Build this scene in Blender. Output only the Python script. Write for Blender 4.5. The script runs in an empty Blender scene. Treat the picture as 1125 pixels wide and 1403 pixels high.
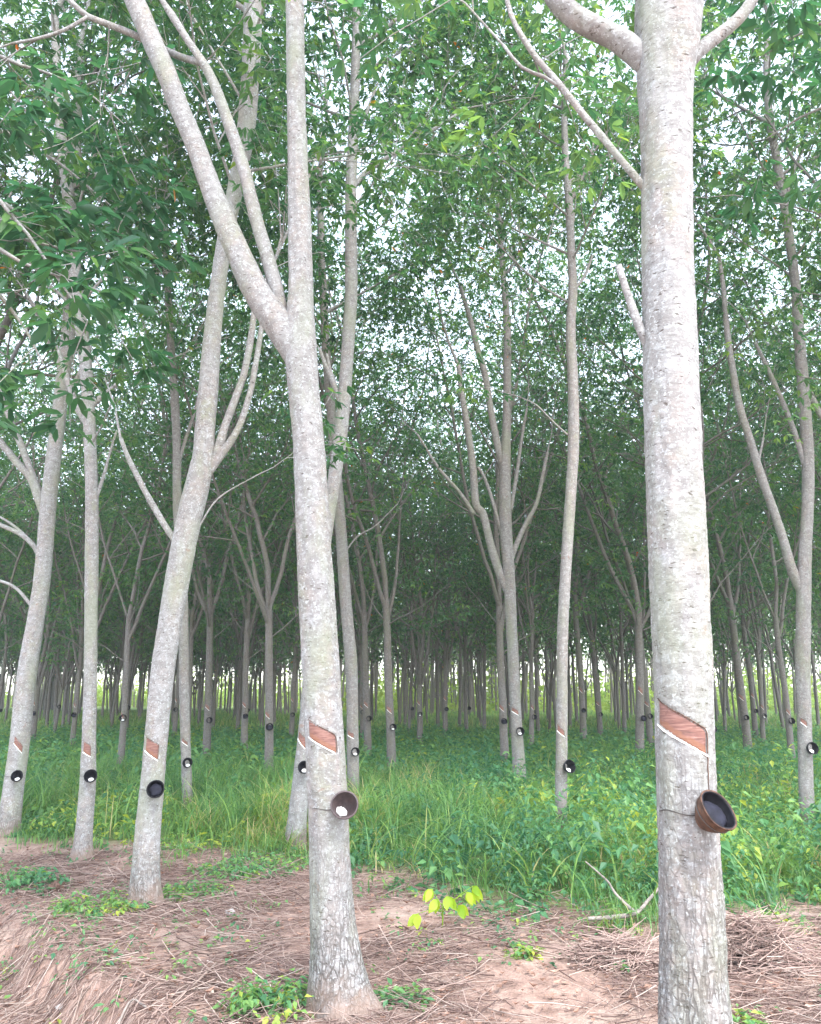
import bpy, math, random
import numpy as np
from mathutils import Vector, noise

R = math.radians
rnd = random.Random(7)
rs = np.random.RandomState(11)
scene = bpy.context.scene
COL = scene.collection

# ------------------------------------------------------------------ camera
F = 1128.0
CAMH = 1.68
PITCH = R(12.42)
CP, SP = math.cos(PITCH), math.sin(PITCH)


def ray(u, v):
    a = (u - 562.5) / F
    b = (701.5 - v) / F
    return Vector((a, CP - b * SP, SP + b * CP))


def at(u, v, Y):
    r = ray(u, v)
    t = Y / r.y
    return Vector((r.x * t, Y, CAMH + r.z * t))


def axial(p):
    return p[1] * CP + (p[2] - CAMH) * SP


def on_ground(u, v):
    r = ray(u, v)
    t = -CAMH / r.z
    for _ in range(6):
        x, y = r.x * t, r.y * t
        t = (float(ground_h(np.array([x]), np.array([y]))[0]) - CAMH) / r.z
    x, y = r.x * t, r.y * t
    return Vector((x, y, float(ground_h(np.array([x]), np.array([y]))[0])))


# ------------------------------------------------------------------ ground height
def sstep(a, b, x):
    t = np.clip((x - a) / (b - a), 0, 1)
    return t * t * (3 - 2 * t)


def wob(x, y):
    return (np.sin(x * 1.7 + 0.6 * np.sin(y * 1.3)) * np.cos(y * 2.1 + 0.8 * np.sin(x * 0.9)))


def bank_s(x, y):
    # distance past the edge of the eroded bank, growing towards the lower left of the clearing
    nx, ny = -0.72, -0.69
    return (x + 1.55) * nx + (y - 5.25) * ny + 0.16 * np.sin(x * 3.1 + y * 1.7) + 0.08 * np.sin(y * 6.3 - x * 4.0)


def ground_h(x, y):
    z = 0.022 * wob(x, y) + 0.012 * wob(x * 2.7 + 3, y * 2.7) + 0.006 * wob(x * 7.3, y * 6.1 + 2)
    s = bank_s(x, y)
    keep = sstep(0.5, -0.35, x)
    z = z - (0.30 * sstep(-0.05, 0.42, s) + 0.25 * sstep(0.5, 1.3, s)) * keep
    z = z + 0.028 * keep * np.exp(-((s - 0.25) / 0.22) ** 2) * np.sin(x * 9 + 2 * np.sin(y * 5)) * np.cos(y * 7.5 + x * 3)
    z = z - 0.03 * np.exp(-((s - 0.9) / 0.25) ** 2) * keep * wob(x * 5, y * 5)
    # swell under the weeds, fading far away
    z = z + 0.05 * sstep(7, 10, y) * np.sin(x * 0.5 + y * 0.23) * sstep(70, 40, y)
    return z


# ------------------------------------------------------------------ mesh helpers
def mesh_np(name, verts, faces_list, attrs=None, smooth=True):
    """faces_list: list of int arrays (n,k). attrs: dict name -> float array per vertex"""
    verts = np.asarray(verts, dtype=np.float32)
    me = bpy.data.meshes.new(name)
    me.vertices.add(len(verts))
    me.vertices.foreach_set("co", verts.ravel())
    loops = np.concatenate([f.ravel() for f in faces_list]).astype(np.int32)
    tot = np.concatenate([np.full(len(f), f.shape[1], dtype=np.int32) for f in faces_list])
    start = np.concatenate([[0], np.cumsum(tot)[:-1]]).astype(np.int32)
    me.loops.add(len(loops))
    me.loops.foreach_set("vertex_index", loops)
    me.polygons.add(len(tot))
    me.polygons.foreach_set("loop_start", start)
    me.polygons.foreach_set("loop_total", tot)
    me.polygons.foreach_set("use_smooth", np.full(len(tot), smooth, dtype=bool))
    me.update(calc_edges=True)
    for k, v in (attrs or {}).items():
        a = me.attributes.new(k, 'FLOAT', 'POINT')
        a.data.foreach_set("value", np.asarray(v, dtype=np.float32))
    me.validate()
    return me


class MB:
    """collects tubes and patches, builds one mesh"""

    def __init__(s):
        s.v, s.f3, s.f4, s.n, s.a = [], [], [], 0, []

    def add(s, verts, quads=None, tris=None, attr=None):
        verts = np.asarray(verts, dtype=np.float32)
        if quads is not None and len(quads):
            s.f4.append(np.asarray(quads, dtype=np.int32) + s.n)
        if tris is not None and len(tris):
            s.f3.append(np.asarray(tris, dtype=np.int32) + s.n)
        s.v.append(verts)
        s.a.append(np.zeros(len(verts), np.float32) if attr is None else np.asarray(attr, np.float32))
        s.n += len(verts)

    def tube(s, pts, rad, sides=8, cap=True, attr=0.0, fn=None):
        pts = np.asarray(pts, dtype=np.float64)
        rad = np.asarray(rad, dtype=np.float64)
        n = len(pts)
        tan = np.gradient(pts, axis=0)
        tan /= np.linalg.norm(tan, axis=1)[:, None] + 1e-12
        ref = np.array([1.0, 0, 0]) if abs(tan[0][0]) < 0.8 else np.array([0, 1.0, 0])
        U = np.zeros((n, 3))
        u = ref - tan[0] * ref.dot(tan[0])
        u /= np.linalg.norm(u)
        for i in range(n):
            u = u - tan[i] * u.dot(tan[i])
            u /= np.linalg.norm(u)
            U[i] = u
        V = np.cross(tan, U)
        th = np.arange(sides) * 2 * math.pi / sides
        c, sn = np.cos(th), np.sin(th)
        dirs = U[:, None, :] * c[None, :, None] + V[:, None, :] * sn[None, :, None]
        if fn is not None:
            rr, at_ = fn(pts, rad, dirs, th)
        else:
            rr = np.repeat(rad[:, None], sides, 1)
            at_ = np.full((n, sides), attr)
        verts = (pts[:, None, :] + dirs * rr[:, :, None]).reshape(-1, 3)
        i = np.arange(n - 1)[:, None] * sides
        j = np.arange(sides)[None, :]
        j2 = (j + 1) % sides
        q = np.stack([i + j, i + j2, i + sides + j2, i + sides + j], -1).reshape(-1, 4)
        tr = None
        aa = at_.reshape(-1)
        if cap:
            verts = np.vstack([verts, pts[0], pts[-1]])
            b = n * sides
            jj = np.arange(sides)
            t0 = np.stack([np.full(sides, b), (jj + 1) % sides, jj], -1)
            o = (n - 1) * sides
            t1 = np.stack([np.full(sides, b + 1), o + jj, o + (jj + 1) % sides], -1)
            tr = np.vstack([t0, t1])
            aa = np.concatenate([aa, [0, 0]])
        s.add(verts, q, tr, aa)

    def mesh(s, name, attr='crack', smooth=True):
        fl = []
        if s.f4:
            fl.append(np.vstack(s.f4))
        if s.f3:
            fl.append(np.vstack(s.f3))
        return mesh_np(name, np.vstack(s.v), fl, {attr: np.concatenate(s.a)}, smooth)


def link(name, me, mat=None, parent=None, loc=None):
    o = bpy.data.objects.new(name, me)
    COL.objects.link(o)
    if mat is not None and me is not None and len(me.materials) == 0:
        me.materials.append(mat)
    if parent is not None:
        o.parent = parent
    if loc is not None:
        o.location = loc
    return o


def tag(o, label=None, cat=None, group=None, kind=None):
    for k, v in (('label', label), ('category', cat), ('group', group), ('kind', kind)):
        if v:
            o[k] = v
    return o


def thing(name, label, cat, loc=(0, 0, 0), group=None, rz=0.0):
    o = bpy.data.objects.new(name, None)
    o.empty_display_size = 0.2
    COL.objects.link(o)
    o.location = loc
    o.rotation_euler = (0, 0, rz)
    return tag(o, label, cat, group)


def spline(pts, step):
    """Catmull-Rom through control rows (any number of columns), resampled at about `step` in the first three columns"""
    P = np.asarray(pts, dtype=np.float64)
    if len(P) == 2:
        n = max(2, int(np.linalg.norm(P[1, :3] - P[0, :3]) / step) + 1)
        t = np.linspace(0, 1, n)[:, None]
        return P[0] * (1 - t) + P[1] * t
    Q = np.vstack([2 * P[0] - P[1], P, 2 * P[-1] - P[-2]])
    out = []
    for i in range(1, len(Q) - 2):
        p0, p1, p2, p3 = Q[i - 1], Q[i], Q[i + 1], Q[i + 2]
        n = max(1, int(np.linalg.norm(p2[:3] - p1[:3]) / step))
        t = (np.arange(n) / n)[:, None]
        out.append(0.5 * ((2 * p1) + (-p0 + p2) * t + (2 * p0 - 5 * p1 + 4 * p2 - p3) * t ** 2 + (-p0 + 3 * p1 - 3 * p2 + p3) * t ** 3))
    out.append(P[-1:])
    return np.vstack(out)


# ------------------------------------------------------------------ materials
def new_mat(name):
    m = bpy.data.materials.new(name)
    m.use_nodes = True
    nt = m.node_tree
    nt.nodes.clear()
    out = nt.nodes.new('ShaderNodeOutputMaterial')
    b = nt.nodes.new('ShaderNodeBsdfPrincipled')
    nt.links.new(b.outputs[0], out.inputs[0])
    return m, nt, b, out


def N(nt, typ, props=None, **ins):
    n = nt.nodes.new('ShaderNode' + typ)
    for k, v in (props or {}).items():
        setattr(n, k, v)
    for k, v in ins.items():
        key = k.replace('_', ' ')
        if key.isdigit():
            key = int(key)
        s = n.inputs[key]
        if isinstance(v, bpy.types.NodeSocket):
            nt.links.new(v, s)
        else:
            s.default_value = v
    return n


def coords(nt, scale=(1, 1, 1), src='Object'):
    tc = nt.nodes.new('ShaderNodeTexCoord')
    mp = N(nt, 'Mapping', Vector=tc.outputs[src], Scale=scale)
    return mp.outputs[0]


def noise_tex(nt, vec, scale, detail=4, rough=0.55, dist=0.0):
    n = N(nt, 'TexNoise', Vector=vec, Scale=scale, Detail=detail, Roughness=rough, Distortion=dist)
    return n.outputs['Fac']


def ramp(nt, fac, stops):
    n = nt.nodes.new('ShaderNodeValToRGB')
    nt.links.new(fac, n.inputs[0])
    e = n.color_ramp.elements
    while len(e) < len(stops):
        e.new(0.5)
    for k, (p, c) in enumerate(stops):
        e[k].position = p
        e[k].color = (c if len(c) == 4 else (*c, 1)) if isinstance(c, tuple) else (c, c, c, 1)
    return n.outputs[0]


def mix(nt, fac, a, b, mode='MIX'):
    n = nt.nodes.new('ShaderNodeMix')
    n.data_type = 'RGBA'
    n.blend_type = mode
    for s, v in ((n.inputs[0], fac), (n.inputs[6], a), (n.inputs[7], b)):
        if isinstance(v, bpy.types.NodeSocket):
            nt.links.new(v, s)
        elif isinstance(v, tuple):
            s.default_value = v if len(v) == 4 else (*v, 1)
        else:
            s.default_value = v
    return n.outputs[2]


def math_n(nt, op, a, b=0.0, c=None):
    n = nt.nodes.new('ShaderNodeMath')
    n.operation = op
    vals = [a, b] + ([c] if c is not None else [])
    for k, v in enumerate(vals):
        if isinstance(v, bpy.types.NodeSocket):
            nt.links.new(v, n.inputs[k])
        else:
            n.inputs[k].default_value = v
    return n.outputs[0]


def make_bark(name, fine=1.0, tone=(0.75, 0.735, 0.705)):
    m, nt, b, out = new_mat(name)
    oi = nt.nodes.new('ShaderNodeObjectInfo')
    tc = nt.nodes.new('ShaderNodeTexCoord')
    off = N(nt, 'VectorMath', {'operation': 'SCALE'}, **{'0': (13.7, 7.1, 0.0), 'Scale': oi.outputs['Random']})
    base = N(nt, 'VectorMath', {'operation': 'ADD'}, **{'0': tc.outputs['Object'], '1': off.outputs[0]}).outputs[0]

    def vec(sx, sy, sz):
        return N(nt, 'Mapping', Vector=base, Scale=(sx, sy, sz)).outputs[0]
    big = noise_tex(nt, vec(1, 1, 0.45), 5.0, 3)
    c = ramp(nt, big, [(0.30, (0.33, 0.325, 0.32)), (0.45, (0.37, 0.365, 0.37)), (0.58, (0.35, 0.315, 0.30)), (0.72, (0.31, 0.315, 0.25))])
    # broad pinkish and greyish blotches, wider than tall
    bl = noise_tex(nt, vec(1, 1, 1.6), 14.0, 4, 0.6)
    c = mix(nt, ramp(nt, bl, [(0.42, 0.0), (0.58, 0.75)]), c, (0.255, 0.245, 0.245))
    # pale lichen patches
    li = noise_tex(nt, vec(1, 1, 1.15), 24.0, 5, 0.62, 0.4)
    c = mix(nt, ramp(nt, li, [(0.54, 0.0), (0.64, 0.55)]), c, (0.53, 0.56, 0.58))
    li2 = noise_tex(nt, vec(1, 1, 0.9), 75.0, 3, 0.65)
    c = mix(nt, ramp(nt, li2, [(0.57, 0.0), (0.64, 0.75)]), c, (0.58, 0.61, 0.63))
    # short horizontal dark scars and lenticels
    fl = noise_tex(nt, vec(1, 1, 3.2), 30.0, 2, 0.5)
    flm = ramp(nt, fl, [(0.655, 0.0), (0.70, 0.9)])
    c = mix(nt, flm, c, (0.11, 0.09, 0.08))
    fl2 = noise_tex(nt, vec(1, 1, 4.5), 70.0, 2, 0.5)
    c = mix(nt, ramp(nt, fl2, [(0.60, 0.0), (0.72, 0.55)]), c, (0.16, 0.14, 0.13))
    # old rust coloured wounds and greenish algae
    ru = noise_tex(nt, vec(1, 1, 1.4), 7.0, 3, 0.5, 0.3)
    c = mix(nt, ramp(nt, ru, [(0.71, 0.0), (0.76, 0.6)]), c, (0.30, 0.15, 0.10))
    al = noise_tex(nt, vec(1, 1, 0.35), 4.0, 4, 0.6)
    c = mix(nt, ramp(nt, al, [(0.50, 0.0), (0.66, 0.5)]), c, (0.30, 0.335, 0.235))
    # fine grain
    fg = noise_tex(nt, vec(1, 1, 0.8), 190.0, 3, 0.7)
    c = mix(nt, 0.55, c, ramp(nt, fg, [(0.25, 0.62), (0.75, 1.25)]), 'MULTIPLY')
    # cracked plates low on the bole
    at_ = nt.nodes.new('ShaderNodeAttribute')
    at_.attribute_name = 'crack'
    def cracks(sx, sz, width):
        wv = N(nt, 'TexNoise', Vector=vec(1, 1, 0.6), Scale=22.0, Detail=2.0)
        wa = N(nt, 'VectorMath', {'operation': 'MULTIPLY_ADD'}, **{'0': wv.outputs['Color'], '1': (0.022, 0.022, 0.05), '2': base})
        mp = N(nt, 'Mapping', Vector=wa.outputs[0], Scale=(sx, sx, sz))
        vo = N(nt, 'TexVoronoi', {'feature': 'DISTANCE_TO_EDGE'}, Vector=mp.outputs[0], Scale=1.0)
        return ramp(nt, vo.outputs['Distance'], [(width * 0.35, 1.0), (width, 0.0)])
    pt_ = ramp(nt, noise_tex(nt, vec(1, 1, 0.5), 11.0, 2), [(0.36, 0.0), (0.52, 1.0)])
    pt2 = ramp(nt, noise_tex(nt, vec(1, 1, 1), 8.0, 2), [(0.36, 0.0), (0.50, 1.0)])
    ck = math_n(nt, 'MAXIMUM', math_n(nt, 'MULTIPLY', cracks(50, 7.5, 0.13), pt_), math_n(nt, 'MULTIPLY', cracks(30, 17, 0.085), math_n(nt, 'MULTIPLY', pt2, 0.8)))
    ck = math_n(nt, 'MULTIPLY', ck, math_n(nt, 'MINIMUM', at_.outputs['Fac'], 1.0))
    c = mix(nt, math_n(nt, 'MULTIPLY', ck, 0.72), c, (0.075, 0.062, 0.055))
    # soil splashed on the lowest hand's breadth
    sep = N(nt, 'SeparateXYZ', Vector=tc.outputs['Object'])
    zz = math_n(nt, 'ADD', sep.outputs[2], math_n(nt, 'MULTIPLY', math_n(nt, 'SUBTRACT', noise_tex(nt, base, 9.0, 4), 0.5), 0.35))
    so = ramp(nt, zz, [(0.05, 0.8), (0.22, 0.0)])
    c = mix(nt, so, c, (0.30, 0.21, 0.17))
    tint = math_n(nt, 'MULTIPLY_ADD', oi.outputs['Random'], 0.16, 0.92)
    hs = N(nt, 'HueSaturation', Color=c, Value=tint, Saturation=1.0)
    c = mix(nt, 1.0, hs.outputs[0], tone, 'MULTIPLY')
    nt.links.new(c, b.inputs['Base Color'])
    b.inputs['Roughness'].default_value = 0.82
    b.inputs['Specular IOR Level'].default_value = 0.25
    if fine > 0:
        h1 = noise_tex(nt, vec(1, 1, 1.4), 60.0, 5, 0.65)
        h2 = noise_tex(nt, vec(1, 1, 3.0), 24.0, 3, 0.5)
        h = math_n(nt, 'ADD', math_n(nt, 'MULTIPLY', h1, 0.6), math_n(nt, 'MULTIPLY', h2, 0.6))
        h = math_n(nt, 'SUBTRACT', h, math_n(nt, 'MULTIPLY', flm, 0.5))
        h = math_n(nt, 'SUBTRACT', h, math_n(nt, 'MULTIPLY', ck, 1.1))
        bp = N(nt, 'Bump', Height=h, Strength=0.55 * fine, Distance=0.008)
        nt.links.new(bp.outputs[0], b.inputs['Normal'])
    return m


def make_leaf(name, stops, transl=0.38, rough=0.42, spec=0.5):
    m, nt, b, out = new_mat(name)
    a = nt.nodes.new('ShaderNodeAttribute')
    a.attribute_name = 'tint'
    c = ramp(nt, a.outputs['Fac'], stops)
    oi = nt.nodes.new('ShaderNodeObjectInfo')
    hv_ = N(nt, 'HueSaturation', Color=c, Hue=math_n(nt, 'MULTIPLY_ADD', oi.outputs['Random'], -0.035, 0.507), Value=math_n(nt, 'MULTIPLY_ADD', oi.outputs['Random'], 0.55, 0.70))
    c = hv_.outputs[0] if name == 'rubber_leaf' else c
    nz = noise_tex(nt, coords(nt), 3.0, 2)
    c = mix(nt, 0.6, c, ramp(nt, nz, [(0.3, 0.75), (0.7, 1.25)]), 'MULTIPLY')
    nt.links.new(c, b.inputs['Base Color'])
    b.inputs['Roughness'].default_value = rough
    b.inputs['Specular IOR Level'].default_value = spec
    t = nt.nodes.new('ShaderNodeBsdfTranslucent')
    hs = N(nt, 'HueSaturation', Color=c, Hue=0.485, Saturation=1.1, Value=2.0)
    nt.links.new(hs.outputs[0], t.inputs[0])
    ms = nt.nodes.new('ShaderNodeMixShader')
    ms.inputs[0].default_value = transl
    nt.links.new(b.outputs[0], ms.inputs[1])
    nt.links.new(t.outputs[0], ms.inputs[2])
    nt.links.new(ms.outputs[0], out.inputs[0])
    return m


def make_plain(name, col, rough=0.6, spec=0.4, var=0.25, scale=60.0, bump=0.0):
    m, nt, b, out = new_mat(name)
    v = noise_tex(nt, coords(nt), scale, 4)
    c = mix(nt, 1.0, col, ramp(nt, v, [(0.3, 1 - var), (0.7, 1 + var)]), 'MULTIPLY')
    nt.links.new(c, b.inputs['Base Color'])
    b.inputs['Roughness'].default_value = rough
    b.inputs['Specular IOR Level'].default_value = spec
    if bump:
        bp = N(nt, 'Bump', Height=v, Strength=bump, Distance=0.005)
        nt.links.new(bp.outputs[0], b.inputs['Normal'])
    return m


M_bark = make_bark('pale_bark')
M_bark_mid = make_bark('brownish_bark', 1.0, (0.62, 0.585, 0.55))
M_bark_far = make_bark('shade_toned_bark', 0.0, (0.44, 0.40, 0.37))  # same bark, with the shade of the back rows put into a darker tone
M_leaf = make_leaf('rubber_leaf', [(0.0, (0.030, 0.082, 0.048)), (0.35, (0.052, 0.132, 0.054)), (0.7, (0.095, 0.195, 0.052)), (0.93, (0.16, 0.26, 0.045)), (0.985, (0.22, 0.23, 0.035)), (1.0, (0.45, 0.17, 0.02))], 0.48, 0.36)
M_grass = make_leaf('grass_blade', [(0.0, (0.055, 0.135, 0.055)), (0.45, (0.10, 0.22, 0.065)), (0.8, (0.18, 0.29, 0.075)), (0.93, (0.32, 0.31, 0.12)), (1.0, (0.42, 0.34, 0.18))], 0.35, 0.5, 0.35)
M_weed = make_leaf('weed_leaf', [(0.0, (0.045, 0.13, 0.07)), (0.45, (0.085, 0.21, 0.085)), (0.85, (0.17, 0.29, 0.07)), (1.0, (0.30, 0.35, 0.06))], 0.35, 0.5, 0.35)
M_young = make_leaf('young_leaf', [(0.0, (0.22, 0.36, 0.035)), (1.0, (0.38, 0.48, 0.05))], 0.45, 0.45, 0.4)
M_litter = make_leaf('dry_stalk', [(0.0, (0.085, 0.052, 0.045)), (0.3, (0.25, 0.165, 0.14)), (0.65, (0.36, 0.26, 0.22)), (0.9, (0.43, 0.335, 0.285)), (1.0, (0.50, 0.43, 0.38))], 0.0, 0.75, 0.25)
M_deadleaf = make_leaf('dead_leaf', [(0.0, (0.12, 0.065, 0.045)), (0.4, (0.30, 0.18, 0.13)), (0.8, (0.48, 0.36, 0.29)), (0.95, (0.58, 0.30, 0.09)), (1.0, (0.66, 0.60, 0.52))], 0.12, 0.7, 0.3)
M_latex = make_plain('white_latex', (0.83, 0.82, 0.78), 0.4, 0.5, 0.06, 90, 0.1)
M_cup_black = make_plain('black_cup', (0.007, 0.007, 0.010), 0.6, 0.25, 0.4, 45, 0.15)
M_cup_brown = make_plain('dark_brown_cup', (0.062, 0.043, 0.042), 0.5, 0.4, 0.4, 45, 0.15)
M_cup_clay = make_plain('rusty_brown_cup', (0.075, 0.038, 0.024), 0.65, 0.25, 0.7, 40, 0.3)
M_wire = make_plain('rusty_wire', (0.05, 0.042, 0.038), 0.55, 0.4, 0.3, 60)
M_dry_wood = make_plain('bleached_wood', (0.25, 0.215, 0.19), 0.8, 0.2, 0.3, 40, 0.3)
M_stick = make_plain('brown_stick', (0.24, 0.18, 0.15), 0.8, 0.2, 0.35, 40, 0.3)
M_stone = make_plain('pale_stone', (0.32, 0.29, 0.27), 0.85, 0.2, 0.25, 30, 0.4)
M_clod = make_plain('brown_soil', (0.12, 0.075, 0.058), 0.95, 0.1, 0.35, 30, 0.6)
M_blue = make_plain('blue_plastic', (0.16, 0.17, 0.50), 0.35, 0.5, 0.2, 20)
M_greyp = make_plain('grey_plastic', (0.20, 0.23, 0.22), 0.4, 0.5, 0.3, 25)


def make_cut():
    m, nt, b, out = new_mat('fresh_tapping_cut')
    v = coords(nt, (1, 1, 1))
    st = noise_tex(nt, N(nt, 'Mapping', Vector=coords(nt), Rotation=(0, R(33), 0), Scale=(4, 4, 40)).outputs[0], 4.0, 4)
    c = ramp(nt, st, [(0.3, (0.10, 0.042, 0.032)), (0.5, (0.185, 0.082, 0.062)), (0.68, (0.27, 0.145, 0.115))])
    k = noise_tex(nt, v, 45.0, 3)
    c = mix(nt, ramp(nt, k, [(0.60, 0.0), (0.68, 0.7)]), c, (0.10, 0.045, 0.035))
    a = nt.nodes.new('ShaderNodeAttribute')
    a.attribute_name = 'crack'
    c = mix(nt, math_n(nt, 'MULTIPLY', a.outputs['Fac'], 0.7), c, (0.20, 0.082, 0.04))
    nt.links.new(c, b.inputs['Base Color'])
    b.inputs['Roughness'].default_value = 0.6
    bp = N(nt, 'Bump', Height=st, Strength=0.4, Distance=0.003)
    nt.links.new(bp.outputs[0], b.inputs['Normal'])
    return m


M_cut = make_cut()


def make_soil():
    m, nt, b, out = new_mat('reddish_soil')
    v = coords(nt, (1, 1, 1))
    n1 = noise_tex(nt, v, 0.9, 5, 0.6)
    n2 = noise_tex(nt, v, 7.0, 6, 0.65)
    n3 = noise_tex(nt, v, 55.0, 5, 0.7)
    c = ramp(nt, n2, [(0.30, (0.20, 0.125, 0.10)), (0.48, (0.30, 0.195, 0.16)), (0.62, (0.38, 0.26, 0.215)), (0.75, (0.46, 0.345, 0.29))])
    c = mix(nt, ramp(nt, n1, [(0.50, 0.0), (0.66, 0.75)]), c, (0.47, 0.365, 0.31))
    c = mix(nt, 0.8, c, ramp(nt, n3, [(0.25, 0.55), (0.75, 1.35)]), 'MULTIPLY')
    # green cover past the clearing
    a = nt.nodes.new('ShaderNodeAttribute')
    a.attribute_name = 'green'
    g = ramp(nt, noise_tex(nt, v, 2.5, 5, 0.7), [(0.3, (0.055, 0.085, 0.03)), (0.5, (0.075, 0.15, 0.035)), (0.7, (0.13, 0.22, 0.045))])
    a2 = nt.nodes.new('ShaderNodeAttribute')
    a2.attribute_name = 'field'
    g = mix(nt, a2.outputs['Fac'], g, (0.22, 0.30, 0.07))
    c = mix(nt, math_n(nt, 'MULTIPLY', a.outputs['Fac'], ramp(nt, n2, [(0.3, 0.75), (0.6, 1.0)])), c, g)
    nt.links.new(c, b.inputs['Base Color'])
    b.inputs['Roughness'].default_value = 0.95
    b.inputs['Specular IOR Level'].default_value = 0.15
    h = math_n(nt, 'ADD', n2, math_n(nt, 'MULTIPLY', n3, 0.35))
    c = mix(nt, 1.0, c, (0.93, 0.95, 0.93), 'MULTIPLY')
    nt.links.new(c, b.inputs['Base Color'])
    bp = N(nt, 'Bump', Height=h, Strength=0.7, Distance=0.03)
    nt.links.new(bp.outputs[0], b.inputs['Normal'])
    return m


M_soil = make_soil()


# ------------------------------------------------------------------ ground sheet
def edge_y(x):
    """where the weeds begin, seen from the clearing"""
    x = np.asarray(x, dtype=np.float64)
    y = 8.9 + 1.0 * sstep(-2.2, -3.2, x) - 2.25 * sstep(-0.9, 0.9, x) + 0.25 * np.sin(x * 2.3) + 0.14 * np.sin(x * 6.1 + 1)
    return y


def axis(dense_lo, dense_hi, step, lo, hi, grow=1.16):
    a = list(np.arange(dense_lo, dense_hi + 1e-6, step))
    s, x = step, a[-1]
    while x < hi:
        s *= grow
        x += s
        a.append(x)
    s, x = step, a[0]
    while x > lo:
        s *= grow
        x -= s
        a.insert(0, x)
    return np.array(a)


gx = axis(-6, 6, 0.05, -420, 420)
gy = axis(2.0, 9.5, 0.05, -60, 620)
GX, GY = np.meshgrid(gx, gy)
GZ = ground_h(GX, GY)
far_mask = sstep(30, 12, np.hypot(GX, GY))
# small clods
fine = np.array([[noise.noise((x * 9, y * 9, 0.3)) + 0.6 * noise.noise((x * 21, y * 21, 4.2)) if abs(x) < 6.2 and 1.9 < y < 9.7 else 0.0 for x in gx] for y in gy])
GZ = GZ + 0.009 * fine * (1 + 2.0 * np.exp(-((bank_s(GX, GY) - 0.3) / 0.4) ** 2) * sstep(0.3, -0.4, GX))
nxg, nyg = len(gx), len(gy)
V = np.stack([GX, GY, GZ], -1).reshape(-1, 3)
i = np.arange(nyg - 1)[:, None] * nxg
j = np.arange(nxg - 1)[None, :]
Q = np.stack([i + j, i + j + 1, i + nxg + j + 1, i + nxg + j], -1).reshape(-1, 4)
green = sstep(-0.3, 1.2, GY - edge_y(GX))
field = sstep(58, 64, GY) * sstep(-14, -4, GX) + sstep(95, 102, GY)
me = mesh_np('ground', V, [Q], {'green': green.ravel(), 'field': np.clip(field, 0, 1).ravel()})
tag(link('ground', me, M_soil), kind='structure')


def ghv(x, y):
    return ground_h(np.asarray(x, float), np.asarray(y, float))


def gh(x, y):
    return float(ghv([x], [y])[0])


# ------------------------------------------------------------------ trees
def unit(v):
    v = np.asarray(v, float)
    return v / (np.linalg.norm(v) + 1e-12)


def tilt_dir(d, ang, az):
    d = unit(d)
    a = np.array([1.0, 0, 0]) if abs(d[0]) < 0.8 else np.array([0, 1.0, 0])
    e1 = unit(np.cross(d, a))
    e2 = np.cross(d, e1)
    return unit(d * math.cos(ang) + (e1 * math.cos(az) + e2 * math.sin(az)) * math.sin(ang))


LEVELS = {
    # level: children, length share, angle range (deg), upward pull, wander
    0: dict(n=(6, 8), share=(0.34, 0.55), ang=(35, 65), up=0.05, wander=0.07),
    1: dict(n=(4, 6), share=(0.38, 0.6), ang=(30, 65), up=0.02, wander=0.11),
    2: dict(n=(0, 0), share=(0, 0), ang=(0, 0), up=-0.02, wander=0.14),
}


def grow(p, d, L, r, lvl, g, tubes, tips, dens=1.0, start=0.25):
    lv = LEVELS[lvl]
    step = {0: 0.45, 1: 0.35, 2: 0.25}[lvl]
    n = max(3, int(L / step))
    pts, rad = [np.array(p, float)], [r]
    d = unit(d)
    for k in range(n):
        d = unit(d + g.normal(0, lv['wander'], 3) + np.array([0, 0, lv['up']]))
        pts.append(pts[-1] + d * L / n)
        rad.append(max(0.003, r * (1 - 0.72 * (k + 1) / n)))
    tubes.append((pts, rad, lvl))
    P = np.array(pts)
    if lvl < 2:
        nc = int(round(g.uniform(*lv['n']) * dens * (max(1.0, L / 4.5) if lvl == 0 else 1.0)))
        az = g.uniform(0, 6.28)
        for c in range(nc):
            t = start + (1 - start) * (c + g.uniform(0.2, 0.9)) / nc
            t = min(t, 0.995)
            k = t * n
            k0 = min(int(k), n - 1)
            q = P[k0] + (P[k0 + 1] - P[k0]) * (k - k0)
            dd = P[k0 + 1] - P[k0]
            az += 2.4 + g.normal(0, 0.4)
            cd = tilt_dir(dd, R(g.uniform(*lv['ang'])), az)
            cl = L * g.uniform(*lv['share']) * (1.15 - 0.45 * t)
            cl = min(cl, 2.6 if lvl == 0 else 1.3)
            cl = max(cl, 0.5)
            grow(q, cd, cl, max(0.004, rad[k0] * 0.55), lvl + 1, g, tubes, tips, dens, 0.2)
        tips.append((P[-1], d))
    else:
        nt_ = max(2, int(L / 0.28))
        for c in range(nt_):
            t = 0.3 + 0.7 * (c + 1) / nt_
            k = min(t * n, n - 1e-3)
            k0 = int(k)
            tips.append((P[k0] + (P[k0 + 1] - P[k0]) * (k - k0), d))


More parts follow.
